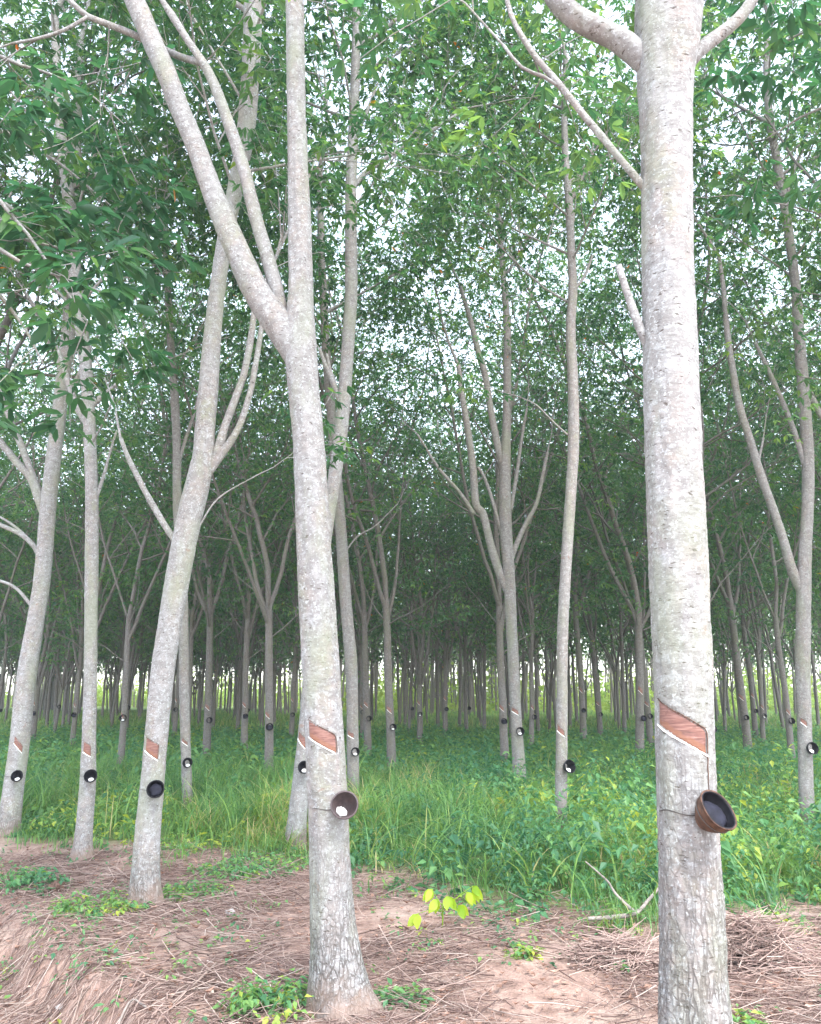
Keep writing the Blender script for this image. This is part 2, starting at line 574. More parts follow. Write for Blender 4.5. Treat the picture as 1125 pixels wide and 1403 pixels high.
def leaf_mesh(name, tips, g, nl=8, size=0.15, wid=0.055, petiole=0.2, bias=0.0, folded=False):
    """umbrella whorls of three-part leaves at every twig end, as folded rhombic leaflets"""
    T = np.array([t[0] for t in tips])
    M = len(T)
    own = np.repeat(np.arange(M), nl)
    n = len(own)
    az = g.uniform(0, 2 * math.pi, n)
    el = g.normal(0.05, 0.42, n)
    pd = np.stack([np.cos(az) * np.cos(el), np.sin(az) * np.cos(el), np.sin(el)], -1)
    pl = petiole * g.uniform(0.5, 1.25, n)
    jit = g.normal(0, 0.05, (n, 3))
    hub = T[own] + jit + pd * pl[:, None]
    ctint = g.beta(2.2, 2.4, M) * 0.75 + bias
    # three leaflets
    ang = np.array([-0.75, 0.0, 0.75])
    l_own = np.repeat(np.arange(n), 3)
    a3 = np.tile(ang, n) + g.normal(0, 0.15, 3 * n)
    droop = g.normal(-0.45, 0.3, 3 * n)
    azl = az[l_own] + a3
    ld = np.stack([np.cos(azl) * np.cos(droop), np.sin(azl) * np.cos(droop), np.sin(droop)], -1)
    side = np.stack([-np.sin(azl), np.cos(azl), np.zeros(3 * n)], -1)
    roll = g.normal(0, 0.45, 3 * n)
    up = np.cross(ld, side)
    side = side * np.cos(roll)[:, None] + up * np.sin(roll)[:, None]
    nrm = np.cross(ld, side)
    ln = size * g.uniform(0.7, 1.25, 3 * n)
    wd = wid * g.uniform(0.75, 1.2, 3 * n) * 0.5 * (ln / size)
    b = hub[l_own]
    mid = b + ld * (ln * 0.45)[:, None]
    fold = nrm * (wd * 0.35)[:, None]
    v0 = b
    v1 = mid + side * wd[:, None] + fold
    v2 = b + ld * ln[:, None] - np.array([0, 0, 1]) * (ln * 0.10)[:, None]
    v3 = mid - side * wd[:, None] + fold
    tint = np.clip(ctint[own][l_own] + g.normal(0, 0.10, 3 * n) + (g.uniform(0, 1, 3 * n) > 0.996) * 0.5, 0, 1)
    if folded:
        k1 = b + ld * (ln * 0.22)[:, None]
        k2 = b + ld * (ln * 0.72)[:, None] - np.array([0, 0, 1]) * (ln * 0.03)[:, None]
        s1 = side * (wd * 0.72)[:, None] + fold * 0.72
        s1b = -side * (wd * 0.72)[:, None] + fold * 0.72
        s2 = side * (wd * 0.85)[:, None] + fold * 0.8
        s2b = -side * (wd * 0.85)[:, None] + fold * 0.8
        verts = np.stack([v0, k1 + s1, k2 + s2, v2, k2 + s2b, k1 + s1b, k1, k2], 1).reshape(-1, 3)
        base = np.arange(3 * n)[:, None] * 8
        q = np.vstack([base + np.array([6, 1, 2, 7]), base + np.array([6, 7, 4, 5])])
        t3 = np.vstack([base + np.array([0, 1, 6]), base + np.array([0, 6, 5]), base + np.array([7, 2, 3]), base + np.array([7, 3, 4])])
        return mesh_np(name, verts, [q, t3], {'tint': np.repeat(tint, 8)}, True)
    verts = np.stack([v0, v1, v2, v3], 1).reshape(-1, 3)
    q = np.arange(12 * n).reshape(-1, 4)
    return mesh_np(name, verts, [q], {'tint': np.repeat(tint, 4)}, False)


def bark_fn(seed, crack_top, amp, flare, cut=None, ring=0.004):
    """displaced bole: root flare, slow swelling, vertical cracks low down, sunk tapping panel"""
    def fn(pts, rad, dirs, th):
        n, s = dirs.shape[:2]
        rr = np.zeros((n, s))
        ck = np.zeros((n, s))
        for a in range(n):
            z = pts[a][2]
            r = rad[a]
            w = max(0.0, min(1.0, (crack_top - z) / (crack_top * 0.75)))
            for b_ in range(s):
                dx, dy, dz = dirs[a][b_]
                P = Vector((dx * r, dy * r, z))
                k = r
                k += 0.035 * r * noise.noise((dx * 1.5 + seed, dy * 1.5, z * 1.1)) * 2
                k += ring * noise.noise((dx * 3 + seed, dy * 3, z * 7))
                k += 0.0022 * noise.noise((P.x * 45 + seed, P.y * 45, z * 75))
                if flare and z < 0.6:
                    lobe = 0.55 + 0.45 * math.cos(4 * th[b_] + seed) + 0.3 * math.cos(3 * th[b_] + 2.0 + seed)
                    k += r * flare * max(0, lobe) * math.exp(-max(z, 0) / 0.11)
                c = 0.0
                if w > 0 and amp > 0:
                    wx = P.x + 0.012 * noise.noise((P.x * 18, P.y * 18, z * 9 + seed))
                    wy = P.y + 0.012 * noise.noise((P.y * 18 + 5, P.x * 18, z * 9 + seed))
                    pat = max(0.0, min(1.0, 0.62 + 1.3 * noise.noise((P.x * 7 + seed, P.y * 7, z * 2.6))))
                    dd, _ = noise.voronoi((wx * 42 + seed, wy * 42, z * 14))
                    e = dd[1] - dd[0]
                    c = max(0.0, 1 - e / 0.20) * w * pat
                    dd, _ = noise.voronoi((wx * 24 + seed, wy * 24, z * 26 + 9))
                    e = dd[1] - dd[0]
                    c = max(c, max(0.0, 1 - e / 0.09) * w * pat * 0.7)
                    k += amp * (0.6 * w * pat - 1.1 * c)
                if cut is not None:
                    inside = cut(dx, dy, z)
                    if inside > 0:
                        k = k * (1 - inside) + (r - 0.006) * inside
                        c *= 1 - inside
                rr[a, b_] = k
                ck[a, b_] = w * (1.0 if cut is None or cut(dx, dy, z) == 0 else 0.0)
        return rr, ck
    return fn


SLOPE_DOWN = 1.0


class Cut:
    """tapping panel between two facings (angles) and two sloping edges; local coordinates of the tree"""

    def __init__(s, center_fn, face, a0, a1, zt0, zb0, zt1, zb1):
        s.cf, s.face, s.a0, s.a1 = center_fn, face, a0, a1
        s.zt0, s.zb0, s.zt1, s.zb1 = zt0, zb0, zt1, zb1

    def __call__(s, dx, dy, z):
        a = math.atan2(dy, dx) - s.face
        a = (a + math.pi) % (2 * math.pi) - math.pi
        t = (a - s.a0) / (s.a1 - s.a0)
        if t < 0 or t > 1:
            return 0.0
        zt = s.zt0 + (s.zt1 - s.zt0) * t
        zb = s.zb0 + (s.zb1 - s.zb0) * t
        return 1.0 if zb < z < zt else 0.0

    def build(s, root, seed=0, sink=-0.003, detail=(26, 14), channel=0.0, line=0.0035):
        na, nz = detail
        mb = MB()
        vv, aa = [], []
        for b_ in range(nz + 1):
            for a_ in range(na + 1):
                t, q = a_ / na, b_ / nz
                ang = s.face + s.a0 + (s.a1 - s.a0) * t
                zb = s.zb0 + (s.zb1 - s.zb0) * t
                zt = s.zt0 + (s.zt1 - s.zt0) * t
                # rounded upper corner at the low end, ragged rim
                zt -= 0.16 * (zt - zb) * max(0, (t - 0.9) / 0.1) ** 2 - 0.004 * noise.noise((t * 7 + seed, 0.3, 5.0))
                z = zb + (zt - zb) * q + 0.003 * noise.noise((t * 9 + seed, q * 5, 1.0))
                c, r = s.cf(z)
                rim = 0.0 if (0.02 < t < 0.98 and 0.03 < q < 0.97) else -0.004
                r2 = r + sink + rim + 0.0012 * noise.noise((t * 14 + seed, q * 4, 7.7))
                vv.append((c[0] + math.cos(ang) * r2, c[1] + math.sin(ang) * r2, z))
                aa.append(1.0 if q < 0.3 + 0.1 * noise.noise((t * 6, seed, 3)) else 0.0)
        q = [[b_ * (na + 1) + a_, b_ * (na + 1) + a_ + 1, (b_ + 1) * (na + 1) + a_ + 1, (b_ + 1) * (na + 1) + a_] for b_ in range(nz) for a_ in range(na)]
        mb.add(vv, q, None, aa)
        scar = link('tapping_scar', mb.mesh('tapping_scar'), M_cut, root)
        pts = []
        for a_ in range(na + 1):
            t = a_ / na
            ang = s.face + s.a0 + (s.a1 - s.a0) * t
            z = s.zb0 + (s.zb1 - s.zb0) * t - line * 0.4
            c, r = s.cf(z)
            pts.append((c[0] + math.cos(ang) * (r + 0.001), c[1] + math.sin(ang) * (r + 0.001), z + 0.0015 * noise.noise((t * 8, seed, 0))))
        mb = MB()
        mb.tube(pts, [line * (0.75 + 0.35 * noise.noise((k * 0.4, seed, 2))) for k in range(len(pts))], 6)
        link('latex_line', mb.mesh('latex_line'), M_latex, scar)
        if detail[0] > 12:      # dark bark lip along the upper and the low-end rim
            pts = []
            for a_ in range(na + 1):
                t = a_ / na
                zb = s.zb0 + (s.zb1 - s.zb0) * t
                zt = s.zt0 + (s.zt1 - s.zt0) * t
                zt -= 0.16 * (zt - zb) * max(0, (t - 0.9) / 0.1) ** 2 - 0.004 * noise.noise((t * 7 + seed, 0.3, 5.0))
                c, r = s.cf(zt)
                an = s.face + s.a0 + (s.a1 - s.a0) * t
                pts.append((c[0] + math.cos(an) * (r - 0.001), c[1] + math.sin(an) * (r - 0.001), zt + 0.001))
            z_hi = pts[-1][2]
            for q in range(1, 8):
                z = z_hi + (s.zb1 - z_hi) * q / 8
                c, r = s.cf(z)
                an = s.face + s.a1 + 0.012 * noise.noise((q * 0.8, seed, 3))
                pts.append((c[0] + math.cos(an) * (r - 0.001), c[1] + math.sin(an) * (r - 0.001), z))
            mb = MB()
            mb.tube(pts, [0.0026 * (0.9 + 0.5 * noise.noise((k * 0.6, seed, 8))) for k in range(len(pts))], 5)
            link('bark_lip', mb.mesh('bark_lip'), M_clod, scar)
        if channel:
            pts = []
            ang = s.face + s.a1
            for k in range(12):
                z = s.zb1 - channel * k / 11
                c, r = s.cf(z)
                an = ang + 0.03 * noise.noise((k * 0.5, seed, 5))
                pts.append((c[0] + math.cos(an) * (r - 0.0005), c[1] + math.sin(an) * (r - 0.0005), z))
            mb = MB()
            mb.tube(pts, [0.0022 * (1 - 0.4 * k / 11) for k in range(12)], 5)
            link('latex_channel', mb.mesh('latex_channel'), M_clod, scar)
        return scar


def px_path(rows, Y, base):
    """pixel rows (u, v, width) on the plane at depth Y -> local rows x y z r"""
    out = []
    for row in rows:
        u, v, w = row[:3]
        YY = Y + (row[3] if len(row) > 3 else 0)
        p = at(u, v, YY)
        out.append((p.x - base[0], p.y - base[1], p.z - base[2], 0.5 * w * axial(p) / F))
    return out


def crown_from(limbs, seed, dens=1.0, nl=8, size=0.15, folded=False, lens=(3.0, 4.5)):
    g = np.random.RandomState(seed)
    tubes, tips = [], []
    for (p, d, r, L) in limbs:
        grow(p, d, L or g.uniform(*lens), r, 0, g, tubes, tips, dens, 0.15)
    return tubes, tips, g


def add_tubes(mb, tubes, sides=(8, 5, 3)):
    for pts, rad, lvl in tubes:
        mb.tube(pts, rad, sides[lvl], cap=False)


HERO = {}


def hero(key, label, Y, rows, limbs=(), ends=(), seed=1, cut=None, crack=(0.9, 0.004), flare=0.25, sides=56, fine=0.012, dens=1.0, nl=5, size=0.118, folded=False, twigs=(), auto=None, channel=0.0, line=0.0035, cutlabel=None):
    """rows run from the lowest seen point upwards. limbs: pixel rows of the limbs seen. ends: (u,v,dY,(dx,dy,dz),r,L) where crown growth starts"""
    u0, v0, w0 = rows[0][:3]
    p0 = at(u0, v0, Y)
    base = np.array([p0.x, Y, gh(p0.x, Y)])
    loc = px_path(rows, Y, base)
    # continue down to the soil
    a, b = np.array(loc[0]), np.array(loc[1])
    if a[2] > 0.02:
        sl = (b - a) / max(1e-6, (b[2] - a[2]))
        foot = a - sl * (a[2] + 0.08)
        foot[3] = a[3] * 1.04
        loc = [tuple(foot)] + loc
    elif a[2] > -0.08:
        loc = [(a[0], a[1], -0.10, a[3] * 1.05)] + loc
    sp = spline(loc, 0.12)
    zc, xc, yc, rc = sp[:, 2], sp[:, 0], sp[:, 1], sp[:, 3]

    def cf(z):
        return (np.interp(z, zc, xc), np.interp(z, zc, yc)), float(np.interp(z, zc, rc))
    root = thing('rubber_tree', label, 'tree', base)
    HERO[key] = dict(cf=cf, base=base, Y=Y, root=root)
    cutter = None
    if cut:
        f0, f1, vt0, vb0, vt1, vb1 = cut
        zz = at(u0, vb0, Y).z - base[2]
        (cx, cy), r = cf(zz)
        face = math.atan2(-(cy + base[1]), -(cx + base[0]))

        def zat(v):
            return at(u0, v, Y + cy - r * 0.8).z - base[2]
        cutter = Cut(cf, face, math.asin(f0), math.asin(f1), zat(vt0), zat(vb0), zat(vt1), zat(vb1))
        cutter.face = face
    # fine rows low down, coarser above
    zs, z = [], loc[0][2]
    arc = np.concatenate([[0], np.cumsum(np.linalg.norm(np.diff(sp[:, :3], axis=0), axis=1))])
    s = 0.0
    ss = []
    while s < arc[-1]:
        ss.append(s)
        zz = np.interp(s, arc, zc)
        s += fine if zz < 2.4 else fine * 2.2
    ss.append(arc[-1])
    P = np.stack([np.interp(ss, arc, sp[:, k]) for k in range(3)], -1)
    rad = np.interp(ss, arc, rc)
    mb = MB()
    mb.tube(P, rad, sides, fn=bark_fn(seed * 1.37, crack[0], crack[1], flare, cutter))
    for rows_l in limbs:
        l = spline(px_path(rows_l, Y, base), 0.05)
        g = np.random.RandomState(seed + len(rows_l))
        lp, lr = l[:, :3].copy(), l[:, 3].copy()
        sid = 20 if lr[0] > 0.03 else 10
        mb.tube(lp, lr, sid, fn=bark_fn(seed * 2.1 + rows_l[0][0], 0.0, 0.0, 0, None, 0.003))
    # crown
    gl = []
    for (u, v, dY, d, r, L) in ends:
        p = at(u, v, Y + dY)
        gl.append((np.array(p) - base, d, r, L))
    if auto:
        ga = np.random.RandomState(seed + 500)
        az = ga.uniform(0, 6)
        z0 = at(u0, auto[0], Y).z - base[2]
        for q in range(auto[1]):
            z = z0 + (zc[-1] - z0) * (q + ga.uniform(0, 1)) / auto[1]
            (cx, cy), r = cf(z)
            az += 2.4
            a = R(ga.uniform(38, 62))
            gl.append((np.array([cx, cy, z]), (math.sin(a) * math.cos(az), math.sin(a) * math.sin(az), math.cos(a)), min(0.016, r * 0.4), ga.uniform(2.0, 3.2)))
    tubes, tips, g = crown_from(gl, seed * 7 + 3, dens)
    for (u, v, dY, d, r, L) in twigs:      # small leafy side branches
        p = np.array(at(u, v, Y + dY)) - base
        grow(p, d, L, r, 1, g, tubes, tips, 1.0, 0.15)
    add_tubes(mb, tubes)
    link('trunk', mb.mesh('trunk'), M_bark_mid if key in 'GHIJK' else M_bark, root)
    if tips:
        link('crown', leaf_mesh('crown', tips, g, nl, size, size * 0.37, 0.2, folded=folded), M_leaf, root)
    if cutter:
        sc = cutter.build(root, seed, channel=channel, line=line)
        if cutlabel:
            sc['label'] = cutlabel
    return root


def gY(u, v):
    return on_ground(u, v).y


UP = (0, 0, 1)
# A: thick trunk, right foreground
hero('A', 'thickest pale tree, nearest the camera, with wide red cut and rust brown cup', 3.0,
     [(957, 1480, 102), (952, 1403, 96), (949, 1330, 89), (947, 1250, 85), (943, 1150, 80), (939, 1050, 78), (937, 950, 77), (931, 820, 76), (926, 700, 75), (920, 560, 74), (917, 450, 73), (915, 330, 70), (914, 200, 69), (912, 110, 74), (915, 60, 86), (918, 0, 92), (921, -90, 84), (930, -260, 70), (925, -420, 60)],
     limbs=[[(893, 98, 26), (870, 72, 34), (840, 50, 31), (805, 34, 31), (770, 8, 30), (745, -40, 27), (735, -120, 24)],
            [(935, 105, 12), (955, 72, 20), (985, 48, 18), (1012, 25, 17), (1035, -10, 15), (1050, -80, 13)],
            [(905, 285, 8, 0.05), (877, 250, 11), (845, 212, 10), (800, 158, 9.5), (768, 118, 9), (728, 70, 8), (700, 20, 7), (690, -30, 6)],
            [(772, 122, 6), (745, 105, 5), (715, 92, 4.5), (690, 62, 4)],
            [(905, 520, 8, 0.05), (884, 468, 12), (866, 420, 11), (847, 364, 9)]],
     ends=[(735, -120, 0, (-0.5, 0.2, 1), 0.045, 3.2), (1050, -80, 0, (0.5, 0.3, 1), 0.025, 2.8), (925, -420, 0, (0.1, 0.3, 1), 0.07, 3.6), (925, -400, 0, (-0.4, 0.8, 0.8), 0.05, 3.2), (925, -380, 0, (0.6, 0.5, 0.8), 0.05, 3.2)],
     twigs=[(690, -30, 0, (-0.3, 0.3, 1), 0.008, 1.4), (690, 62, 0, (-0.6, 0.2, 0.6), 0.006, 0.9), (728, 70, 0, (0.2, 0.8, 0.3), 0.006, 0.9)],
     seed=3, cut=(-0.89, 0.74, 958, 993, 1000, 1036), crack=(1.8, 0.0065), flare=0.1, sides=150, fine=0.007, folded=True, nl=7, size=0.085, channel=0.13, line=0.0042)
# B: forked tree, left foreground
YB = gY(468, 1388)
hero('B', 'forked pale tree in the left foreground with flared roots and dark brown cup', YB,
     [(470, 1396, 92), (466, 1360, 80), (462, 1320, 71), (457, 1270, 62), (453, 1200, 56), (450, 1120, 53), (446, 1040, 53), (441, 950, 51), (436, 850, 49), (431, 760, 47), (427, 680, 45), (422, 600, 43), (415, 530, 43), (411, 470, 45), (411, 430, 38), (412, 400, 34), (410, 300, 32), (407, 200, 27), (405, 100, 25), (404, 0, 25), (402, -120, 22), (400, -260, 19)],
     limbs=[[(412, 500, 34), (392, 460, 42), (372, 430, 41), (350, 397, 38), (328, 350, 34), (306, 300, 31), (286, 250, 28), (268, 200, 27), (247, 150, 27), (228, 100, 27), (206, 50, 27), (184, 0, 27), (150, -70, 24), (120, -160, 20)],
            [(392, 450, 12, 0.03), (381, 405, 19), (369, 360, 19), (351, 300, 18), (333, 228, 17), (312, 165, 16), (290, 108, 14), (277, 84, 12), (250, 45, 9), (228, 10, 8), (205, -30, 7)],
            [(278, 86, 10, 0.0), (250, 79, 10, 0.10), (222, 66, 10, 0.14), (180, 46, 10, 0.1), (150, 34, 9, 0.1), (120, 22, 8, 0.05), (95, 0, 7)],
            [(282, 95, 8), (262, 60, 7), (240, 25, 7), (215, -10, 6)],
            [(120, 23, 5), (90, 40, 5), (55, 52, 4.5), (15, 60, 4)]],
     ends=[(400, -260, 0, (0.1, 0.1, 1), 0.03, 3.0), (120, -160, 0, (-0.5, 0.1, 1), 0.04, 3.0), (205, -30, 0, (-0.4, 0.3, 1), 0.012, 2.2), (402, -120, 0, (0.6, 0.2, 0.6), 0.025, 2.6)],
     twigs=[(95, 0, 0, (-0.7, 0.1, 0.5), 0.012, 1.4), (15, 60, 0, (-0.9, 0.2, 0.0), 0.007, 1.0), (55, 52, 0, (-0.6, 0.2, -0.4), 0.006, 0.9), (150, 34, 0, (-0.2, 0.5, -0.5), 0.006, 0.9)],
     seed=5, cut=(-0.80, 0.62, 985, 1010, 1008, 1034), crack=(1.05, 0.0055), flare=0.34, sides=130, fine=0.008, folded=True, nl=7, size=0.085, channel=0.10, line=0.004)
# C: leaning tree
YC = gY(199, 1240)
hero('C', 'pale leaning tree left of the forked tree, thin paired limbs rising from its right side', YC,
     [(198, 1250, 46), (199, 1225, 39), (201, 1163, 35), (208, 1080, 32), (213, 1023, 31), (223, 923, 32), (233, 855, 32), (242, 800, 33), (257, 720, 33), (269, 670, 33), (278, 630, 30), (281, 590, 27), (286, 525, 26), (292, 450, 24), (299, 390, 22), (308, 330, 21), (318, 280, 21), (330, 220, 23), (338, 170, 24), (343, 100, 24), (346, 40, 25), (347, 0, 24), (352, -90, 20)],
     limbs=[[(280, 650, 12), (296, 625, 14), (308, 585, 11), (323, 545, 10), (335, 510, 9.5), (344, 462, 9), (349, 420, 7)],
            [(283, 652, 10), (300, 627, 12), (325, 590, 9), (341, 545, 8), (350, 500, 7.5), (356, 465, 7), (362, 420, 6)],
            [(250, 752, 8), (238, 738, 9), (220, 710, 8.5), (200, 675, 8), (178, 632, 7), (165, 600, 5)],
            [(262, 745, 3), (276, 716, 2.6), (300, 682, 2.2), (345, 655, 1.6), (375, 640, 1.2)]],
     ends=[(352, -90, 0, (0.1, 0.2, 1), 0.05, 3.2), (349, 420, 0, (0.3, 0.3, 1), 0.02, 2.6), (346, 20, 0, (-0.7, 0.3, 0.7), 0.03, 3.0)],
     twigs=[(362, 420, 0, (0.3, 0.2, 1), 0.014, 1.6), (165, 600, 0, (-0.4, 0.3, 0.8), 0.012, 1.6), (375, 640, 0, (0.6, 0.3, 0.5), 0.004, 0.6)],
     seed=8, auto=(330,6), cut=(-0.85, 0.30, 1010, 1028, 1020, 1042), crack=(0.5, 0.005), flare=0.28, sides=80, fine=0.012, channel=0.06, line=0.006)
# D
YD = gY(113, 1178)
hero('D', 'slim straight greenish tree second from the left edge', YD,
     [(112, 1184, 27), (115, 1140, 22), (120, 1073, 21), (122, 1000, 18), (124, 923, 17.5), (125, 850, 17), (126, 750, 18), (126, 680, 17), (124, 615, 16.5), (121, 550, 17), (116, 490, 17), (108, 420, 17), (100, 340, 17), (93, 260, 17), (84, 190, 14), (78, 100, 12), (75, 20, 10)],
     limbs=[[(121, 585, 8), (107, 560, 9), (98, 538, 8), (91, 514, 7), (80, 480, 5)],
            [(119, 570, 7), (130, 552, 8), (150, 535, 7), (166, 520, 4)],
            [(129, 692, 5), (136, 670, 5), (144, 645, 4.5), (150, 622, 3.5), (160, 590, 3)]],
     ends=[(75, 20, 0, (0, 0.2, 1), 0.04, 3.0), (93, 260, 0, (0.7, 0.2, 0.6), 0.03, 2.6), (108, 420, 0, (0.6, -0.3, 0.6), 0.02, 2.2), (100, 340, 0, (-0.8, -0.2, 0.5), 0.03, 2.6)],
     twigs=[(80, 480, 0, (-0.4, -0.2, 0.7), 0.012, 1.5), (166, 520, 0, (0.7, 0.2, 0.4), 0.01, 1.4), (124, 610, 0, (0.3, -0.6, 0.4), 0.012, 1.4)],
     seed=13, auto=(430,7), cut=(-0.75, 0.30, 1015, 1030, 1022, 1037), crack=(0.4, 0.004), flare=0.3, sides=64, fine=0.016, line=0.006)
# E
YE = gY(11, 1146)
hero('E', 'pale tree at the left edge leaning right, bare side limbs on its left', YE,
     [(8, 1152, 31), (11, 1143, 29), (18, 1080, 27), (26, 1023, 26), (37, 923, 25), (47, 860, 23), (57, 800, 22), (62, 745, 21), (66, 690, 21), (73, 630, 20), (80, 575, 19), (85, 525, 18), (92, 470, 18), (97, 400, 17), (101, 320, 16), (104, 240, 14), (106, 150, 12), (110, 60, 10)],
     limbs=[[(64, 715, 11), (54, 686, 12), (42, 655, 11), (24, 635, 10), (0, 605, 9), (-25, 575, 8)],
            [(64, 710, 8), (56, 682, 10), (44, 650, 9), (28, 608, 9), (14, 575, 8), (3, 543, 7), (-10, 500, 6)],
            [(58, 765, 6), (48, 750, 7), (30, 733, 6.5), (0, 719, 6), (-30, 705, 5)],
            [(56, 770, 4), (40, 740, 4), (18, 720, 3.5), (0, 708, 3)],
            [(52, 842, 5), (40, 826, 5), (22, 806, 4.5), (0, 796, 4), (-30, 790, 3)],
            [(88, 510, 8), (78, 490, 7), (66, 470, 6), (55, 440, 5)],
            [(86, 560, 7), (100, 530, 7), (112, 505, 6), (125, 470, 5)]],
     ends=[(110, 60, 0, (0, 0.2, 1), 0.04, 3.0), (104, 240, 0, (-0.7, 0.2, 0.7), 0.03, 2.8), (97, 400, 0, (-0.5, -0.4, 0.7), 0.03, 2.4), (55, 440, 0, (-0.5, 0.1, 0.8), 0.02, 2.2), (101, 320, 0, (0.7, 0.4, 0.6), 0.03, 2.4)],
     twigs=[(-10, 500, 0, (-0.2, 0.1, 1), 0.012, 1.6), (125, 470, 0, (0.4, 0.1, 0.8), 0.012, 1.5), (-25, 575, 0, (-0.5, 0.2, 0.6), 0.012, 1.4)],
     seed=17, auto=(430,6), cut=(-0.55, 0.35, 1008, 1018, 1022, 1032), crack=(0.4, 0.004), flare=0.28, sides=64, fine=0.016, line=0.005)
# F: behind B
YF = gY(405, 1166)
hero('F', 'leaning pale tree half hidden behind the forked foreground tree, black cup on its bole', YF,
     [(404, 1170, 30), (407, 1130, 26), (411, 1090, 25), (415, 1050, 24), (420, 1000, 23), (428, 900, 21), (437, 800, 20), (447, 725, 19), (457, 660, 18), (463, 625, 18), (470, 565, 18), (475, 500, 17), (479, 440, 17), (481, 400, 17), (481, 330, 16), (481, 250, 15), (485, 165, 14), (488, 65, 12), (490, 0, 12), (492, -80, 10)],
     limbs=[[(472, 560, 7), (463, 542, 8), (455, 520, 7), (446, 500, 6), (438, 478, 4)],
            [(470, 570, 6), (464, 545, 6), (452, 505, 5), (448, 485, 4)],
            [(482, 262, 6), (500, 238, 7), (540, 210, 6), (590, 180, 5), (640, 148, 4)],
            [(484, 200, 6), (492, 175, 6), (500, 160, 5), (515, 120, 4)]],
     ends=[(492, -80, 0, (0, 0.2, 1), 0.04, 3.0), (488, 65, 0, (0.8, 0.2, 0.6), 0.03, 2.8), (485, 165, 0, (-0.7, 0.4, 0.6), 0.025, 2.6)],
     twigs=[(640, 148, 0, (0.8, 0.1, 0.4), 0.012, 1.5), (515, 120, 0, (0.3, 0.2, 0.8), 0.012, 1.4), (438, 478, 0, (-0.4, 0.3, 0.7), 0.01, 1.2)],
     seed=19, auto=(330,7), cut=(-0.9, 0.05, 1002, 1012, 1012, 1026), crack=(0.4, 0.004), flare=0.3, sides=64, fine=0.016, line=0.006)
# I: slim tree in the weeds
hero('I', 'slim single stemmed tree standing in the weeds left of the thick foreground trunk', 10.2,
     [(768, 1140, 18), (769, 1110, 16.5), (769, 1050, 16), (770, 980, 15.5), (770, 923, 15), (771, 860, 15), (774, 800, 15), (778, 740, 15), (781, 690, 15), (785, 630, 15), (786, 575, 15), (785, 520, 14), (782, 450, 13), (785, 400, 12.5), (783, 350, 11), (781, 300, 11), (778, 250, 10), (775, 215, 9), (773, 150, 8), (775, 80, 7)],
     limbs=[[(779, 280, 5), (790, 260, 4.5), (805, 225, 4), (815, 190, 3)], [(784, 400, 4), (800, 380, 4), (812, 350, 3)], [(783, 600, 3), (760, 580, 2.6), (735, 555, 2), (715, 545, 1.6)]],
     ends=[(775, 80, 0, (0.05, 0.2, 1), 0.03, 2.4), (773, 150, 0, (-0.7, 0.3, 0.6), 0.022, 2.2), (778, 250, 0, (0.7, 0.3, 0.6), 0.022, 2.2), (783, 350, 0, (-0.6, 0.5, 0.6), 0.02, 2.0)],
     twigs=[(815, 190, 0, (0.4, 0.1, 0.8), 0.01, 1.2), (715, 545, 0, (-0.8, 0.2, 0.4), 0.008, 1.0)],
     seed=23, auto=(420,9), cut=(-0.8, 0.45, 992, 1001, 1002, 1009), crack=(0.3, 0.003), flare=0.12, sides=48, fine=0.02, line=0.006)
# J: many-stemmed tree
hero('J', 'many stemmed tree in the middle distance with a small black cup of white latex', 15.4,
     [(712, 1075, 20), (711, 1048, 18), (708, 1000, 16), (704, 923, 15), (701, 860, 15.5), (698, 800, 16), (694, 740, 17), (692, 690, 17), (692, 640, 15), (694, 590, 12), (695, 540, 11), (695, 450, 10), (690, 380, 8), (685, 320, 7), (682, 250, 6)],
     limbs=[[(697, 815, 10), (683, 780, 12), (672, 745, 11), (662, 705, 11), (652, 690, 10.5), (648, 640, 10), (641, 590, 9), (634, 545, 8), (628, 500, 6)],
            [(692, 650, 9), (683, 615, 10), (673, 565, 9), (665, 515, 8.5), (655, 480, 8), (645, 440, 7), (630, 390, 5)],
            [(698, 775, 6), (708, 745, 7), (722, 715, 6), (735, 690, 5.5), (744, 650, 5), (750, 620, 4)],
            [(690, 740, 5), (676, 690, 5), (664, 655, 4.5), (655, 640, 4)],
            [(650, 705, 6), (630, 675, 5), (600, 640, 4), (572, 595, 3)],
            [(700, 700, 5), (708, 650, 5), (715, 600, 4), (722, 560, 3)]],
     ends=[(682, 250, 0, (-0.1, 0.1, 1), 0.03, 2.6), (690, 380, 0, (0.5, 0.3, 0.8), 0.03, 2.6), (628, 500, 0, (-0.3, 0.2, 1), 0.03, 2.6), (630, 390, 0, (-0.3, 0.2, 1), 0.03, 2.6)],
     twigs=[(750, 620, 0, (0.3, 0.2, 0.9), 0.014, 1.6), (572, 595, 0, (-0.6, 0.2, 0.7), 0.012, 1.6), (722, 560, 0, (0.3, 0, 1), 0.012, 1.5)],
     seed=29, auto=(420,6), cut=(-0.7, 0.45, 968, 974, 974, 980), crack=(0.3, 0.003), flare=0.15, sides=40, fine=0.03, line=0.008)
